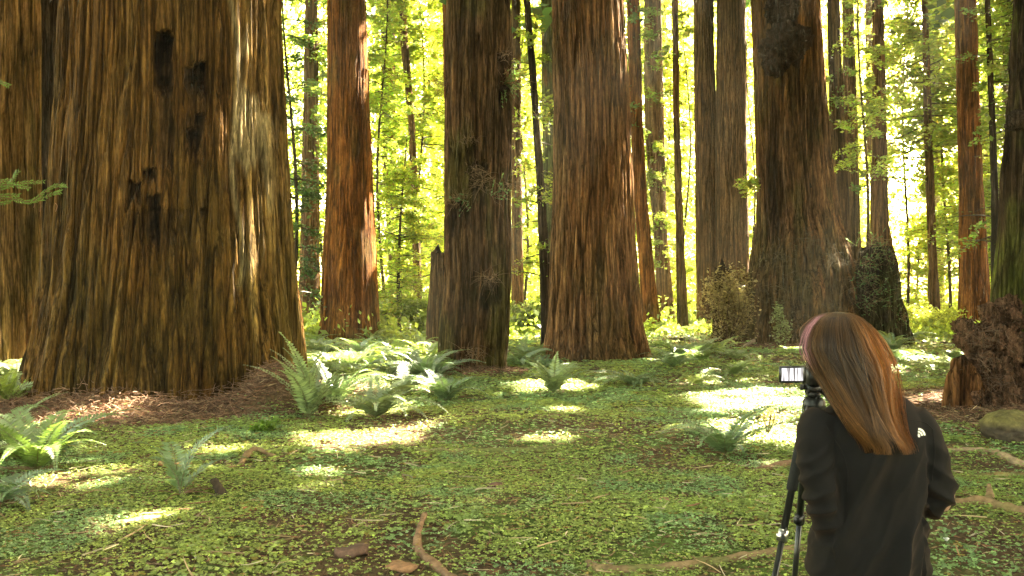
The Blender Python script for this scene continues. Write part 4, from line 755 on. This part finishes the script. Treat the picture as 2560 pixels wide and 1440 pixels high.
# boulder
def boulder():
    g = gp(2555, 1110); R = root('mossy_boulder', g, 'rounded moss topped boulder at the right edge in brown litter', 'boulder')
    m = Mesh(); nu, nv = 90, 60; A, B_ = np.meshgrid(np.linspace(0, 2*np.pi, nu, endpoint=False), np.linspace(.02, np.pi-.02, nv)); d = np.stack([np.cos(A)*np.sin(B_), np.sin(A)*np.sin(B_), np.cos(B_)], -1)
    k = 1+.4*(fbm(d[..., 0]*1.6, d[..., 1]*1.6, d[..., 2]*1.6, 71)-.5)+.08*(fbm(d[..., 0]*7, d[..., 1]*7, d[..., 2]*7, 72)-.5)
    V = (d*k[..., None]*np.array([.37, .30, .22])+np.array([0.02, .15, .15])).reshape(-1, 3); i = np.arange(nv-1)[:, None]*nu; j = np.arange(nu)[None]; k2 = (j+1) % nu; Q = np.stack([i+j, i+j+nu, i+k2+nu, i+k2], -1).reshape(-1, 4)
    q = sst(-.1, .5, d[..., 2].reshape(-1)+.6*(fbm(V[:, 0]*8, V[:, 1]*8, V[:, 2]*8, 73)-.5))[:, None]; n = (.5+fbm(V[:, 0]*20, V[:, 1]*20, V[:, 2]*20, 74))[:, None]
    mk('rock', V, Q, M['wood'], R, col=(np.array([.06, .045, .032])*(1-q)+np.array([.12, .10, .035])*q)*n)
boulder()
# ------------------------------------------------------------------ photographer
PX, PD = (2170-1280)/F*3.0, 3.0
def remesh(pieces, vox, it=4):
    me = bpy.data.meshes.new('tmp'); vs = []; fs = []; n = 0
    for V, Fs in pieces:
        vs += [tuple(v) for v in V]
        for f in (Fs if isinstance(Fs, list) else [Fs]): fs += [tuple(int(i)+n for i in r) for r in f]
        n += len(V)
    me.from_pydata(vs, [], fs); o = bpy.data.objects.new('tmp', me); C.objects.link(o)
    m = o.modifiers.new('r', 'REMESH'); m.mode = 'VOXEL'; m.voxel_size = vox
    s = o.modifiers.new('s', 'SMOOTH'); s.iterations = it; s.factor = .6
    dg = bpy.context.evaluated_depsgraph_get(); e = o.evaluated_get(dg).to_mesh()
    V = np.empty(len(e.vertices)*3, np.float32); e.vertices.foreach_get('co', V); V = V.reshape(-1, 3)
    nm = np.empty(len(e.vertices)*3, np.float32); e.vertices.foreach_get('normal', nm); nm = nm.reshape(-1, 3)
    q = [tuple(p.vertices) for p in e.polygons]; Q4 = np.array([p for p in q if len(p) == 4]).reshape(-1, 4); T3 = np.array([p for p in q if len(p) == 3]).reshape(-1, 3)
    o.evaluated_get(dg).to_mesh_clear(); bpy.data.objects.remove(o); bpy.data.meshes.remove(me)
    return V.astype(float), [f for f in (Q4, T3) if len(f)], nm.astype(float)
def secs(rows, n=40, e=1.0):
    """horizontal elliptic sections: z, x centre, y centre, half width, half depth"""
    r = np.array(rows, float); m = len(r)
    zz = np.linspace(0, m-1, m*5); r = np.stack([np.interp(zz, np.arange(m), r[:, c]) for c in range(5)], -1)
    for _ in range(6): r[1:-1] = (r[:-2]+2*r[1:-1]+r[2:])/4
    return loft(np.stack([r[:, 1], r[:, 2], r[:, 0]], -1), np.stack([r[:, 3], 0*r[:, 3], 0*r[:, 3]], -1), np.stack([0*r[:, 4], r[:, 4], 0*r[:, 4]], -1), n, True, e)
def limb(pts, rad, n=18): 
    P = smooth_path(pts, 8); return tube(P, np.interp(np.linspace(0, 1, len(P)), np.linspace(0, 1, len(rad)), rad), n)
def ell(c, r, rot=None, n=20):
    a = np.linspace(.01, np.pi-.01, n); V, Fs = loft([(0, 0, math.cos(t)) for t in a], [(math.sin(t), 0, 0) for t in a], [(0, math.sin(t), 0) for t in a], n); V = V*np.array(r)
    if rot is not None: V = V@np.array(rot.to_matrix()).T
    return V+np.array(c), [f[:, ::-1] for f in Fs]
def person():
    from mathutils import Euler
    R = root('person', (PX, PD, 0), 'woman with long brown hair in a black jacket, seen from behind, at a tripod camera', 'person')
    o = np.array([PX, PD, 0.]); X = PX
    hc = np.array([X-.098, PD+.075, 1.485]); hr = Euler((math.radians(-14), math.radians(-8), math.radians(48)))    # head yawed left and bowed; local +y is the face
    H = np.array(hr.to_matrix()); hp = lambda x, y, z: hc+H@np.array([x, y, z])
    def hell(c, r): V, Fs = ell((0, 0, 0), r); return (V+np.array(c))@H.T+hc, Fs
    P = [hell((0, -.01, .025), (.074, .092, .070)), hell((0, .022, -.04), (.062, .075, .078)), hell((0, .055, -.088), (.034, .032, .026)), hell((0, .098, -.025), (.013, .018, .022)), hell((0, .088, -.005), (.009, .012, .034)),
         hell((.034, .062, -.03), (.022, .02, .018)), hell((-.034, .062, -.03), (.022, .02, .018)), hell((0, .082, -.062), (.022, .012, .006)), hell((0, .080, -.072), (.019, .012, .006)), hell((0, .078, .028), (.05, .012, .010)),
         hell((.075, .0, -.01), (.008, .018, .03)), hell((-.075, .0, -.01), (.008, .018, .03)),
         limb([hp(0, -.02, -.06), (X-.02, PD+.055, 1.36), (X+.02, PD+.03, 1.26)], [.052, .054, .068])]
    P.append(secs([(1.30, X+.02, PD+.03, .07, .06), (1.24, X+.01, PD+.02, .15, .075), (1.1, X, PD, .15, .095), (.98, X, PD, .125, .09), (.88, X, PD, .13, .09), (.78, X, PD, .135, .09), (.72, X, PD, .13, .09)]))
    for s, (hx, hy) in ((-1, (-.10, -.02)), (1, (.10, .10))):
        P.append(limb([(X+s*.085, PD, .80), (X+s*.09+hx*.2, PD+.02, .45), (X+s*.09+hx*.3, PD+hy*.3-.01, .10), (X+s*.09+hx*.3, PD+hy*.3, .05)], [.088, .062, .042, .04]))
        P.append(ell((X+s*.09+hx*.3, PD+hy*.3+.07, .045), (.04, .115, .035)))
    # arms: the left hangs with its hand in the pocket, the right elbow points out and the hand is on the pan handle
    ls, le, lw = np.array([X-.165, PD, 1.215]), np.array([X-.172, PD-.055, .985]), np.array([X-.135, PD+.0, .80])
    rs, re_, rw = np.array([X+.165, PD, 1.215]), np.array([X+.225, PD-.03, .965]), np.array([X+.06, PD+.215, .995])
    P += [limb([ls, le, lw], [.05, .038, .026]), limb([rs, re_, rw], [.05, .038, .026])]
    def hand(w, d, n, side, curl):
        """palm and five fingers; d along the hand, n the palm's normal, side towards the thumb"""
        d, n, side = (unit(np.array(q, float)) for q in (d, n, side)); out = []
        pc = w+d*.045; cs = [w, w+d*.02, pc, w+d*.085]; out.append(loft(cs, [side*a for a in (.024, .032, .04, .038)], [n*a for a in (.02, .016, .015, .013)], 16))
        for k, (off, L, r) in enumerate([(.030, .070, .0088), (.010, .078, .009), (-.011, .072, .0086), (-.030, .056, .0078)]):
            b = w+d*.082+side*off; a = 0; p = [b-d*.02, b]; 
            for q, f in enumerate((.45, .32, .26)):
                a += curl*(.9+.12*k); p.append(p[-1]+(d*math.cos(a)+n*math.sin(a))*L*f)
            out.append(tube(smooth_path(p, 4), np.linspace(r, r*.78, (len(p)-1)*4+1), 10))
        b = w+d*.03+side*.034; p = [b-side*.012, b, b+side*.02+d*.022+n*.008, b+side*.024+d*.045+n*.022, b+side*.016+d*.062+n*.034]
        out.append(tube(smooth_path(p, 4), np.linspace(.0115, .0085, 17), 10)); return out
    P += hand(lw, (.12, .35, -.93), (.9, .2, .3), (.1, .9, .35), .35)
    P += hand(rw, (-.62, .7, .30), (-.5, -.2, -.8), (-.5, .6, .62), .75)
    V, Fs, nm = remesh(P, .0055, 3)
    jean = (V[:, 2] < .86) & (np.abs(V[:, 0]-X) < .19) & (V[:, 0] > X-.5); c = np.tile([.46, .26, .18], (len(V), 1)); n = fbm(V[:, 0]*60, V[:, 1]*60, V[:, 2]*60, 2)[:, None]; c = c*(.9+.2*n)
    skin = pbsdf('skin', rough=.5, attr=True, spec=.35); o_ = mk('body', V-o, Fs, skin, R, col=c)
    # eyes, brows
    for s in (-1, 1):
        m = Mesh(); V, Fs = ell((0, 0, 0), (.011, .011, .011)); V = (V+np.array([s*.031, .074, .004]))@H.T+hc; m.add(V, Fs, (.7, .68, .65)); V, Fs = ell((0, 0, 0), (.0055, .003, .0055)); V = (V+np.array([s*.031, .0835, .004]))@H.T+hc; m.add(V, Fs, (.05, .03, .02)); m.build('eye', skin, R, off=o)
    # trousers and shoes
    P = [secs([(.93, X, PD, .135, .09), (.86, X, PD, .145, .098), (.78, X, PD, .155, .105), (.70, X, PD, .16, .108)])]
    for s, (hx, hy) in ((-1, (-.10, -.02)), (1, (.10, .10))): P.append(limb([(X+s*.085, PD, .82), (X+s*.09+hx*.2, PD+.02, .45), (X+s*.09+hx*.3, PD+hy*.3-.01, .09)], [.097, .073, .062]))
    V, Fs, nm = remesh(P, .009, 3); V += nm*((fbm(V[:, 0]*14, V[:, 1]*14, V[:, 2]*22, 6)-.5)*.016)[:, None]
    mk('trousers', V-o, Fs, pbsdf('denim', (.03, .045, .08), .9, noise=80, var=.3, bump=(400, .3, .002)), R)
    for s, (hx, hy) in ((-1, (-.10, -.02)), (1, (.10, .10))):
        V, Fs, nm = remesh([ell((X+s*.09+hx*.3, PD+hy*.3+.07, .045), (.05, .135, .045)), limb([(X+s*.09+hx*.3, PD+hy*.3, .05), (X+s*.09+hx*.3, PD+hy*.3, .12)], [.055, .052])], .008, 2); V[:, 2] = np.maximum(V[:, 2], .002)
        mk('shoe', V-o, Fs, pbsdf('shoe', (.06, .05, .045), .7), R)
    # jacket
    jl = [limb([(X-.14, PD, 1.245), (X-.172, PD-.012, 1.19), (X-.182, PD-.05, 1.06), (X-.172, PD-.065, .965), (X-.138, PD-.03, .83), (X-.125, PD-.0, .79)], [.062, .074, .064, .060, .048, .042], 26),
          limb([(X+.13, PD, 1.25), (X+.165, PD-.008, 1.19), (X+.205, PD-.03, 1.07), (X+.217, PD-.035, .99), (X+.19, PD+.045, .94), (X+.10, PD+.17, .985)], [.060, .070, .060, .056, .053, .044], 26)]
    tor = secs([(1.345, X+.035, PD+.035, .055, .05), (1.315, X+.035, PD+.025, .085, .062), (1.285, X+.02, PD+.01, .135, .083), (1.25, X+.008, PD, .168, .102), (1.19, X+.004, PD-.005, .183, .122), (1.1, X+.004, PD-.005, .186, .130), (1.0, X+.002, PD, .180, .125), (.93, X, PD, .180, .126), (.85, X+.0, PD, .192, .135), (.77, X, PD, .202, .142), (.72, X, PD, .203, .143), (.70, X, PD, .195, .135)], 60, .9)
    V, Fs, nm = remesh([tor]+jl, .0058, 5)
    x, y, z = V[:, 0]-X, V[:, 1]-PD, V[:, 2]; back = sst(.03, -.05, y)
    tors = (np.abs(x) < .145)*1.0*sst(1.22, 1.05, z)
    dsp = 0; ph = 0
    for fr, am, sl, s in ((11, .021, .75, 1), (21, .010, 1.0, 2), (45, .0025, .6, 3)):           # drape folds running down to the left hip
        q = (x*1.0+(z-1.0)*sl*-.6+.07*(fbm(x*5, 0*x, z*4, s+60)-.5)*2); dsp = dsp+am*(1-np.abs(np.sin(q*fr*1.25+s))*1.6)*(.35+.9*vn(x*4, 0*x, z*3, s+66))
    dsp = dsp*sst(1.26, 1.08, z)*(.35+.65*(np.abs(x) < .15))
    arm = (np.abs(x) > .15)*1.0*sst(1.22, 1.14, z)*(x < .3); q = z*1.0+x*np.sign(x)*.8+.05*(fbm(x*9, y*9, z*7, 70)-.5)*2
    el = np.exp(-((z-.96)/.10)**2)+.35; dsp = dsp+arm*el*.0085*(1-1.7*np.abs(np.sin(q*46)))*(.4+vn(x*8, y*8, z*8, 71))
    dsp = dsp+(fbm(x*10, y*10, z*10, 72)-.5)*.007+(z < .735)*.0
    V = V+nm*dsp[:, None]
    fleece = pbsdf('jacket_cloth', (.0040, .0034, .0038), .88, noise=30, var=.22, bump=(700, .25, .0015), sheen=.05, sheen_col=(1, .50, .25, 1), spec=.25)
    jk = mk('jacket', V-o, Fs, fleece, R)
    bvh = BVHTree.FromPolygons([tuple(v) for v in V], [tuple(int(i) for i in f) for F_ in Fs for f in F_])
    def onj(px, py, proud=.002, D0=PD):
        tgt = Vector(pw(px, py, D0)); c0 = Vector((0, 0, CAMH)); d = (tgt-c0).normalized(); h = bvh.ray_cast(c0, d)
        if h[0] is None: return np.array(tgt)
        return np.array(h[0]+h[1]*proud)
    def seam(pts, name='seam', r=.0013, col=(.012, .010, .010)):
        P_ = [onj(*p, proud=.0008) for p in [tuple(a) for a in smooth_path([(p[0], p[1], 0) for p in pts], 8)[:, :2]]]; m = Mesh(); m.add(*tube(P_, r, 5), col=col); m.build(name, M['twig'], jk, off=0*o)
    seam([(2060, 1055), (2080, 1090), (2105, 1130), (2118, 1180), (2117, 1230)]); seam([(2230, 1050), (2270, 1050), (2310, 1056), (2332, 1075)]); seam([(2330, 1075), (2335, 1130), (2328, 1200)])
    # collar
    m = Mesh(); rows = []
    cc = [(X+.035+.064*math.cos(a), PD+.03+.062*math.sin(a)) for a in np.linspace(0, 6.283, 40, endpoint=False)]
    a = np.linspace(0, 2*np.pi, 40, endpoint=False)
    VV = []
    for z_, s_ in ((1.300, 1.22), (1.325, 1.02), (1.355, .98), (1.362, .95), (1.355, .91), (1.32, .92)): VV.append(np.stack([X+.036+.066*s_*np.cos(a), PD+.03+.064*s_*np.sin(a), z_+.012*np.sin(a)*-1+0*a], -1))
    i = np.arange(5)[:, None]*40; j = np.arange(40)[None]; Q = np.stack([i+j, i+(j+1) % 40, i+(j+1) % 40+40, i+j+40], -1).reshape(-1, 4); mk('collar', np.concatenate(VV)-o, Q, fleece, R)
    # worn white emblem: square patch of three curved lobes
    m = Mesh(); white = (.80, .77, .70); x0, y0 = 2301, 1080
    def blob(pts):
        q = [onj(x0+a_, y0+b_, .0016) for a_, b_ in pts]; cn = onj(x0+np.mean([p[0] for p in pts]), y0+np.mean([p[1] for p in pts]), .0018); V_ = np.array(q+[cn]); k = len(q); m.add(V_, np.array([(i_, (i_+1) % k, k) for i_ in range(k)]), white)
    def band(r0, r1, a0, a1): 
        A_ = np.linspace(a0, a1, 9); out = [(-9+r1*math.cos(t), 9-r1*math.sin(t)) for t in A_]; inn = [(-9+r0*math.cos(t), 9-r0*math.sin(t)) for t in A_]
        V_ = np.array([onj(x0+p[0], y0+p[1], .0016) for p in out]+[onj(x0+p[0], y0+p[1], .0016) for p in inn]); m.add(V_, np.array([(k, k+1, k+10, k+9) for k in range(8)]), white)
    band(0.5, 6, .05, 1.5); band(8, 12.5, .0, 1.55); band(14.5, 19.5, .05, 1.5); blob([(-9, 8), (-3, 9), (-4, 13), (-8, 12)])
    em = pbsdf('emblem_thread', (.8, .77, .7), .8, noise=900, var=.2); m.build('emblem', em, jk, smooth=False)
    # ---- hair: one combed body and loose strands over it
    sec = [(780, 2090, 2100, .01), (783, 2062, 2124, .05), (794, 2034, 2150, .085), (815, 2014, 2170, .105), (840, 2004, 2186, .118), (870, 2001, 2200, .120), (903, 2016, 2215, .116), (940, 2040, 2226, .098), (984, 2072, 2235, .072), (1028, 2105, 2243, .052), (1073, 2135, 2256, .038), (1112, 2160, 2266, .026)]
    yc = [.075, .075, .075, .075, .072, .062, .045, .015, -.035, -.082, -.118, -.140]
    zt = np.array([CAMH-(s[0]-HZ)/F*PD for s in sec]); xl = np.array([(s[1]-1280)/F*PD for s in sec]); xr = np.array([(s[2]-1280)/F*PD for s in sec]); hd = np.array([s[3] for s in sec]); yc = PD+np.array(yc)
    Xc, Hw = (xl+xr)/2, (xr-xl)/2
    Xc = Xc*(yc/PD); Hw = Hw*(yc/PD); zt = CAMH-(CAMH-zt)*yc/PD
    tt = np.linspace(0, 1, len(sec))
    def hp_(t, ph, k=1.0):
        f = lambda A: np.interp(t, tt, A)
        return np.stack([f(Xc)+f(Hw)*k*np.cos(ph), f(yc)+f(hd)*k*np.sin(ph), f(zt)+0*ph], -1)
    nt_, na = 70, 120; T, A = np.meshgrid(np.linspace(0, .92, nt_), np.linspace(0, 2*np.pi, na, endpoint=False), indexing='ij')
    # the face side (front left) stays open: pull the mass in there
    def inset(T, A): 
        d = np.cos(A-math.radians(128)); return 1-.42*sst(.35, .95, d)*sst(.30, .48, T)*sst(.86, .62, T)
    k = (.955-.16*sst(.6, 1, T))*inset(T, A)*(1+.035*(vn(np.cos(A)*9, np.sin(A)*9, T*2.5, 81)-.5)*2*sst(.15, .5, T)); V = hp_(T, A, k).reshape(-1, 3); i = np.arange(nt_-1)[:, None]*na; j = np.arange(na)[None]; Q = np.stack([i+j, i+j+na, i+(j+1) % na+na, i+(j+1) % na], -1).reshape(-1, 4)
    V = np.concatenate([V, hp_(np.array([0.]), np.array([0.]), 0), hp_(np.array([.92]), np.array([0.]), 0)]); j = np.arange(na)
    Tr = np.concatenate([np.stack([j, (j+1) % na, np.full(na, nt_*na)], -1), np.stack([(j+1) % na+(nt_-1)*na, j+(nt_-1)*na, np.full(na, nt_*na+1)], -1)])
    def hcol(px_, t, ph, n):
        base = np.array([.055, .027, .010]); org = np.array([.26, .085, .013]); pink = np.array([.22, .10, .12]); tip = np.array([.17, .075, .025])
        ko = sst(.0, .95, np.cos(ph))*sst(.12, .5, t); c = base*(1-ko[..., None])+org*ko[..., None]; kt = (sst(.55, 1, t)*.6)[..., None]; c = c*(1-kt)+tip*kt  # sunlight on the right side painted into the hair as orange; lighter tips
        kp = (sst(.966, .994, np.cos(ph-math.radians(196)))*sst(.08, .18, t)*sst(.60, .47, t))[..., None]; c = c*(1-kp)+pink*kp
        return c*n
    hm = pbsdf('hair', rough=.5, attr=True, spec=.25); hm.node_tree.nodes['Principled BSDF'].inputs['Anisotropic'].default_value = .4
    Tf, Af = np.r_[T.ravel(), 0, 1], np.r_[A.ravel(), 0, 0]; n = (.35+.8*vn(np.cos(Af)*22, np.sin(Af)*22, Tf*2, 82))[:, None]
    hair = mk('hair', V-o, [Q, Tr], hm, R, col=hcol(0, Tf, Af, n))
    r = np.random.default_rng(3); ns = 8200; m_ = 26; ph0 = r.random(ns)*2*np.pi; t0 = np.clip(r.random(ns)**1.6*.30, 0, .3); t1 = np.clip(.92+.10*np.sin(np.round(ph0*5.5)*2.3)+r.normal(0, .04, ns), .6, 1.05)
    lock = np.round((ph0+.06*np.sin(ph0*13))*5.5)/5.5; ts = np.linspace(0, 1, m_)[None]; tS = t0[:, None]+(t1-t0)[:, None]*ts
    wav = .16*np.sin(tS*8.5+lock[:, None]*17)*sst(.3, 1, tS)+(lock-ph0)[:, None]*.8*sst(.30, .9, tS)+r.normal(0, .02, (ns, 1))*tS*3
    phS = ph0[:, None]+wav; kk = (.95+.065*r.random((ns, 1)))*inset(tS, phS)+(.10*np.sin(lock*31)[:, None]+.05*np.sin(tS*11+lock[:, None]*5))*sst(.35, .9, tS)+(r.random((ns, 1)) < .05)*r.random((ns, 1))*.25*sst(.1, .6, tS)+r.normal(0, .012, (ns, 1))*sst(.2, 1, tS)*2+.035*sst(.93, 1.04, tS)*r.normal(0, 1, (ns, 1))
    tc_ = np.clip(tS, 0, 1); Pn = hp_(tc_, phS, kk); Pn[..., 2] -= np.clip(tS-1, 0, 1)*.55; Pn[..., 0] += np.clip(tS-.93, 0, 1)*.18+sst(.85, 1.03, tS)*r.normal(0, .008, (ns, 1))
    Tn = unit(np.gradient(Pn, axis=1)); nn = Pn-np.stack([np.interp(tc_, tt, Xc), np.interp(tc_, tt, yc), Pn[..., 2]], -1); sd = unit(np.cross(Tn, nn)); wd = (.0008+.0010*r.random((ns, 1)))*(1-.75*ts**3)
    nrm = unit(np.cross(sd, Tn)); Vs = np.stack([Pn-sd*wd[..., None], Pn+nrm*(wd*.6)[..., None], Pn+sd*wd[..., None]], 2).reshape(-1, 3)
    b = (np.arange(ns)[:, None]*m_+np.arange(m_-1)[None])*3; b = b.reshape(-1, 1); Q = np.concatenate([b+np.array([0, 1, 4, 3]), b+np.array([1, 2, 5, 4])]); lum = np.exp(r.normal(0, .42, (ns, 1)))*(.45+1.1*vn(lock*5, 0, 0, 84))[:, None]
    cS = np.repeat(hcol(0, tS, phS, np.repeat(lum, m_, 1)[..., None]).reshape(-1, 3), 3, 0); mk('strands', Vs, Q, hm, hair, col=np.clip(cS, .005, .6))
    bpy.data.objects['strands'].location = -o if False else (0, 0, 0); me = bpy.data.objects['strands'].data; me.transform(__import__('mathutils').Matrix.Translation(tuple(-o)))
    jk_children = [c for c in C.objects if c.parent == jk]
    for c in jk_children: c.data.transform(__import__('mathutils').Matrix.Translation(tuple(-o)))
person()
# ------------------------------------------------------------------ tripod and camera
def gear():
    D = 3.42; ax = np.array([(2034-1280)/F*D, D]); zz = lambda py, d=D: CAMH-(py-HZ)*d/F
    blk = pbsdf('black_metal', (.012, .012, .013), .3, spec=.6); foam = pbsdf('black_foam', (.014, .014, .015), .9, noise=300, var=.3, bump=(900, .4, .002)); sil = pbsdf('silver_metal', (.55, .55, .56), .28, metal=1); pl = pbsdf('black_plastic', (.014, .014, .015), .45); red = pbsdf('orange_plastic', (.5, .10, .03), .4)
    o = np.array([ax[0], ax[1], 0.]); R = root('tripod', o, 'black camera tripod with foam grips and a silver leg clamp, beside the photographer', 'tripod')
    top = zz(1000); ap = np.array([ax[0], ax[1], top])
    f1 = pw(1935, 1440, 3.30); d1 = f1-(ap+np.array([-.03, -.02, -.02])); k = (ap[2]-.02)/(-d1[2]); foot1 = ap+np.array([-.03, -.02, -.02])+d1*k
    f2 = pw(1985, 1440, 3.62); d2 = f2-(ap+np.array([-.01, .03, -.02])); foot2 = ap+np.array([-.01, .03, -.02])+d2*((ap[2]-.02)/(-d2[2]))
    foot3 = np.array([ax[0]+.42, ax[1]+.05, 0.0])
    for nme, st_, ft in (('leg', ap+np.array([-.03, -.02, -.02]), foot1), ('leg', ap+np.array([-.01, .03, -.02]), foot2), ('leg', ap+np.array([.03, 0, -.02]), foot3)):
        L = lambda t: st_+(ft-st_)*t; m = Mesh(); m.add(*tube([L(.0), L(.38)], .0135, 14)); m.add(*tube([L(.37), L(.76)], .0115, 14)); m.add(*tube([L(.75), L(.99)], .0095, 14)); lg = m.build('leg', blk, R, off=o)
        m = Mesh(); m.add(*tube([L(.025), L(.03), L(.25), L(.255)], [.015, .0205, .0205, .015], 18)); m.build('foam_grip', foam, lg, off=o)
        for t, mt in ((.385, sil if nme and st_[1] < D else blk), (.76, blk)):
            c = L(t); m = Mesh(); dd = unit(ft-st_); m.add(*tube([c-dd*.022, c-dd*.018, c+dd*.018, c+dd*.022], [.016, .020, .020, .016], 16)); V, Fs = box(0, 0, 0, .034, .016, .030, .004); m.add(V+c+np.array([-.012, -.018, 0]), Fs); m.build('clamp', mt, lg, off=o)
        c = L(.99); m = Mesh(); m.add(*tube([c, c-np.array([0, 0, .02])], [.015, .019], 14)); m.build('foot', pl, lg, off=o)
    m = Mesh(); m.add(*tube([ap+np.array([0, 0, .0]), ap-np.array([0, 0, .38])], .0125, 14)); m.add(*tube([ap-np.array([0, 0, .38]), ap-np.array([0, 0, .40])], [.016, .014], 12)); m.build('centre_column', blk, R, off=o)
    m = Mesh(); m.add(*tube([ap+np.array([0, 0, z]) for z in (-.045, -.035, .0, .012)], [.030, .042, .042, .028], 20)); m.build('shoulder_block', pl, R, off=o)
    m = Mesh(); m.add(*tube([ap+np.array([0, 0, z]) for z in (.012, .03, .034)], [.026, .026, .02], 18)); m.add(*tube([ap+np.array([-.03, 0, .045]), ap+np.array([.03, 0, .045])], .021, 18)); V, Fs = box(ap[0], ap[1], ap[2]+.072, .055, .075, .014); m.add(V, Fs); m.add(*tube([ap+np.array([-.032, 0, .05]), ap+np.array([-.052, 0, .05])], [.010, .012], 12)); hd = m.build('pan_head', pl, R, off=o)
    m = Mesh(); m.add(*tube([ap+np.array([.02, -.02, .04]), ap+np.array([.05, -.17, -.05])], .0055, 10)); m.build('pan_handle', blk, R, off=o)
    m = Mesh(); m.add(*tube([ap+np.array([.043, -.145, -.035]), ap+np.array([.05, -.18, -.055]), ap+np.array([.062, -.24, -.09])], [.012, .014, .011], 14)); m.build('handle_grip', red, R, off=o)
    m = Mesh(); m.add(*tube(smooth_path([ap+np.array(q) for q in [(-.03, -.03, .05), (-.06, -.05, -.02), (-.055, -.05, -.12), (-.02, -.04, -.16), (.0, -.03, -.06), (.0, -.03, .02)]], 8), .0025, 6)); m.build('cord', pl, R, off=o)
    # camera with its screen flipped out to the left
    b = np.array([ (2030-1280)/F*D, D, zz(940)]); Cm = root('video_camera', b, 'small black video camera on the tripod, screen flipped out to the left', 'camera')
    m = Mesh(); m.add(*box(b[0], b[1]+.005, b[2], .058, .10, .072, .010)); m.add(*tube([b+np.array([.0, -.04, .0+z]) for z in (.036, .05)], [.012, .010], 12)); bd = m.build('body', pl, Cm, off=b)
    m = Mesh(); m.add(*tube([b+np.array([0, y, .004]) for y in (.05, .06, .10, .105)], [.030, .033, .033, .026], 24)); m.build('lens', blk, Cm, off=b)
    m = Mesh(); m.add(*box(b[0]-.005, b[1]-.01, b[2]+.047, .032, .05, .022, .006)); m.add(*tube([b+np.array([-.012, 0, .06]), b+np.array([.012, 0, .06])], .007, 10)); m.build('microphone_mount', pl, Cm, off=b)
    m = Mesh(); m.add(*box(b[0]+.018, b[1]-.05, b[2]-.008, .016, .018, .04, .004)); m.build('viewfinder', pl, Cm, off=b)
    m = Mesh(); m.add(*box(b[0]+.0, b[1]+.0, b[2]-.047, .046, .06, .024, .004)); m.build('mount_plate', pl, Cm, off=b)
    s0, s1 = pw(1948, 915, D-.045), pw(2012, 957, D-.045); cx, cz = (s0[0]+s1[0])/2, (s0[2]+s1[2])/2; W_, H_ = s1[0]-s0[0], s0[2]-s1[2]
    m = Mesh(); m.add(*box(cx, D-.040, cz, W_, .009, H_, .003)); fr = m.build('screen', blk, Cm, off=b)
    mt, t, out = mat('screen_picture'); e = N(t, 'ShaderNodeEmission', i_Strength=.034); tc = N(t, 'ShaderNodeTexCoord'); mp = N(t, 'ShaderNodeMapping'); mp.inputs['Scale'].default_value = (150, 1, 9)
    nz = N(t, 'ShaderNodeTexNoise', i_Scale=1., i_Detail=3., i_Roughness=.6); rp = N(t, 'ShaderNodeValToRGB'); rp.color_ramp.elements[0].position = .38; rp.color_ramp.elements[0].color = (.12, .10, .09, 1); rp.color_ramp.elements[1].position = .5; rp.color_ramp.elements[1].color = (1, .97, .95, 1)
    t.links.new(tc.outputs['Object'], mp.inputs[0]); t.links.new(mp.outputs[0], nz.inputs['Vector']); t.links.new(nz.outputs[0], rp.inputs[0]); t.links.new(rp.outputs[0], e.inputs[0]); t.links.new(e.outputs[0], out.inputs[0])
    w2, h2 = W_*.42, H_*.38; V = np.array([(cx-w2, D-.0449, cz-h2), (cx+w2, D-.0449, cz-h2), (cx+w2, D-.0449, cz+h2), (cx-w2, D-.0449, cz+h2)]); mk('screen_image', V-b, np.array([[0, 1, 2, 3]]), mt, fr, smooth=False)
    m = Mesh(); m.add(*tube([pw(2012, 918, D-.04), pw(2012, 955, D-.04)], .005, 10)); m.build('hinge', pl, Cm, off=b)
gear()
# ------------------------------------------------------------------ haze
def haze():
    V, Fs = box(0, 9, 30.2, 830, 830, 64, 1.0)
    m = bpy.data.materials.new('haze'); m.use_nodes = True; t = m.node_tree; t.nodes.clear(); o = t.nodes.new('ShaderNodeOutputMaterial'); v = t.nodes.new('ShaderNodeVolumePrincipled')
    v.inputs['Color'].default_value = (1, .96, .74, 1); v.inputs['Density'].default_value = .00045; v.inputs['Anisotropy'].default_value = .35
    t.links.new(v.outputs[0], o.inputs['Volume']); mk('haze', V, Fs, m, kind='stuff', label='thin bright haze hanging in the forest air', cat='haze', smooth=False)
haze()
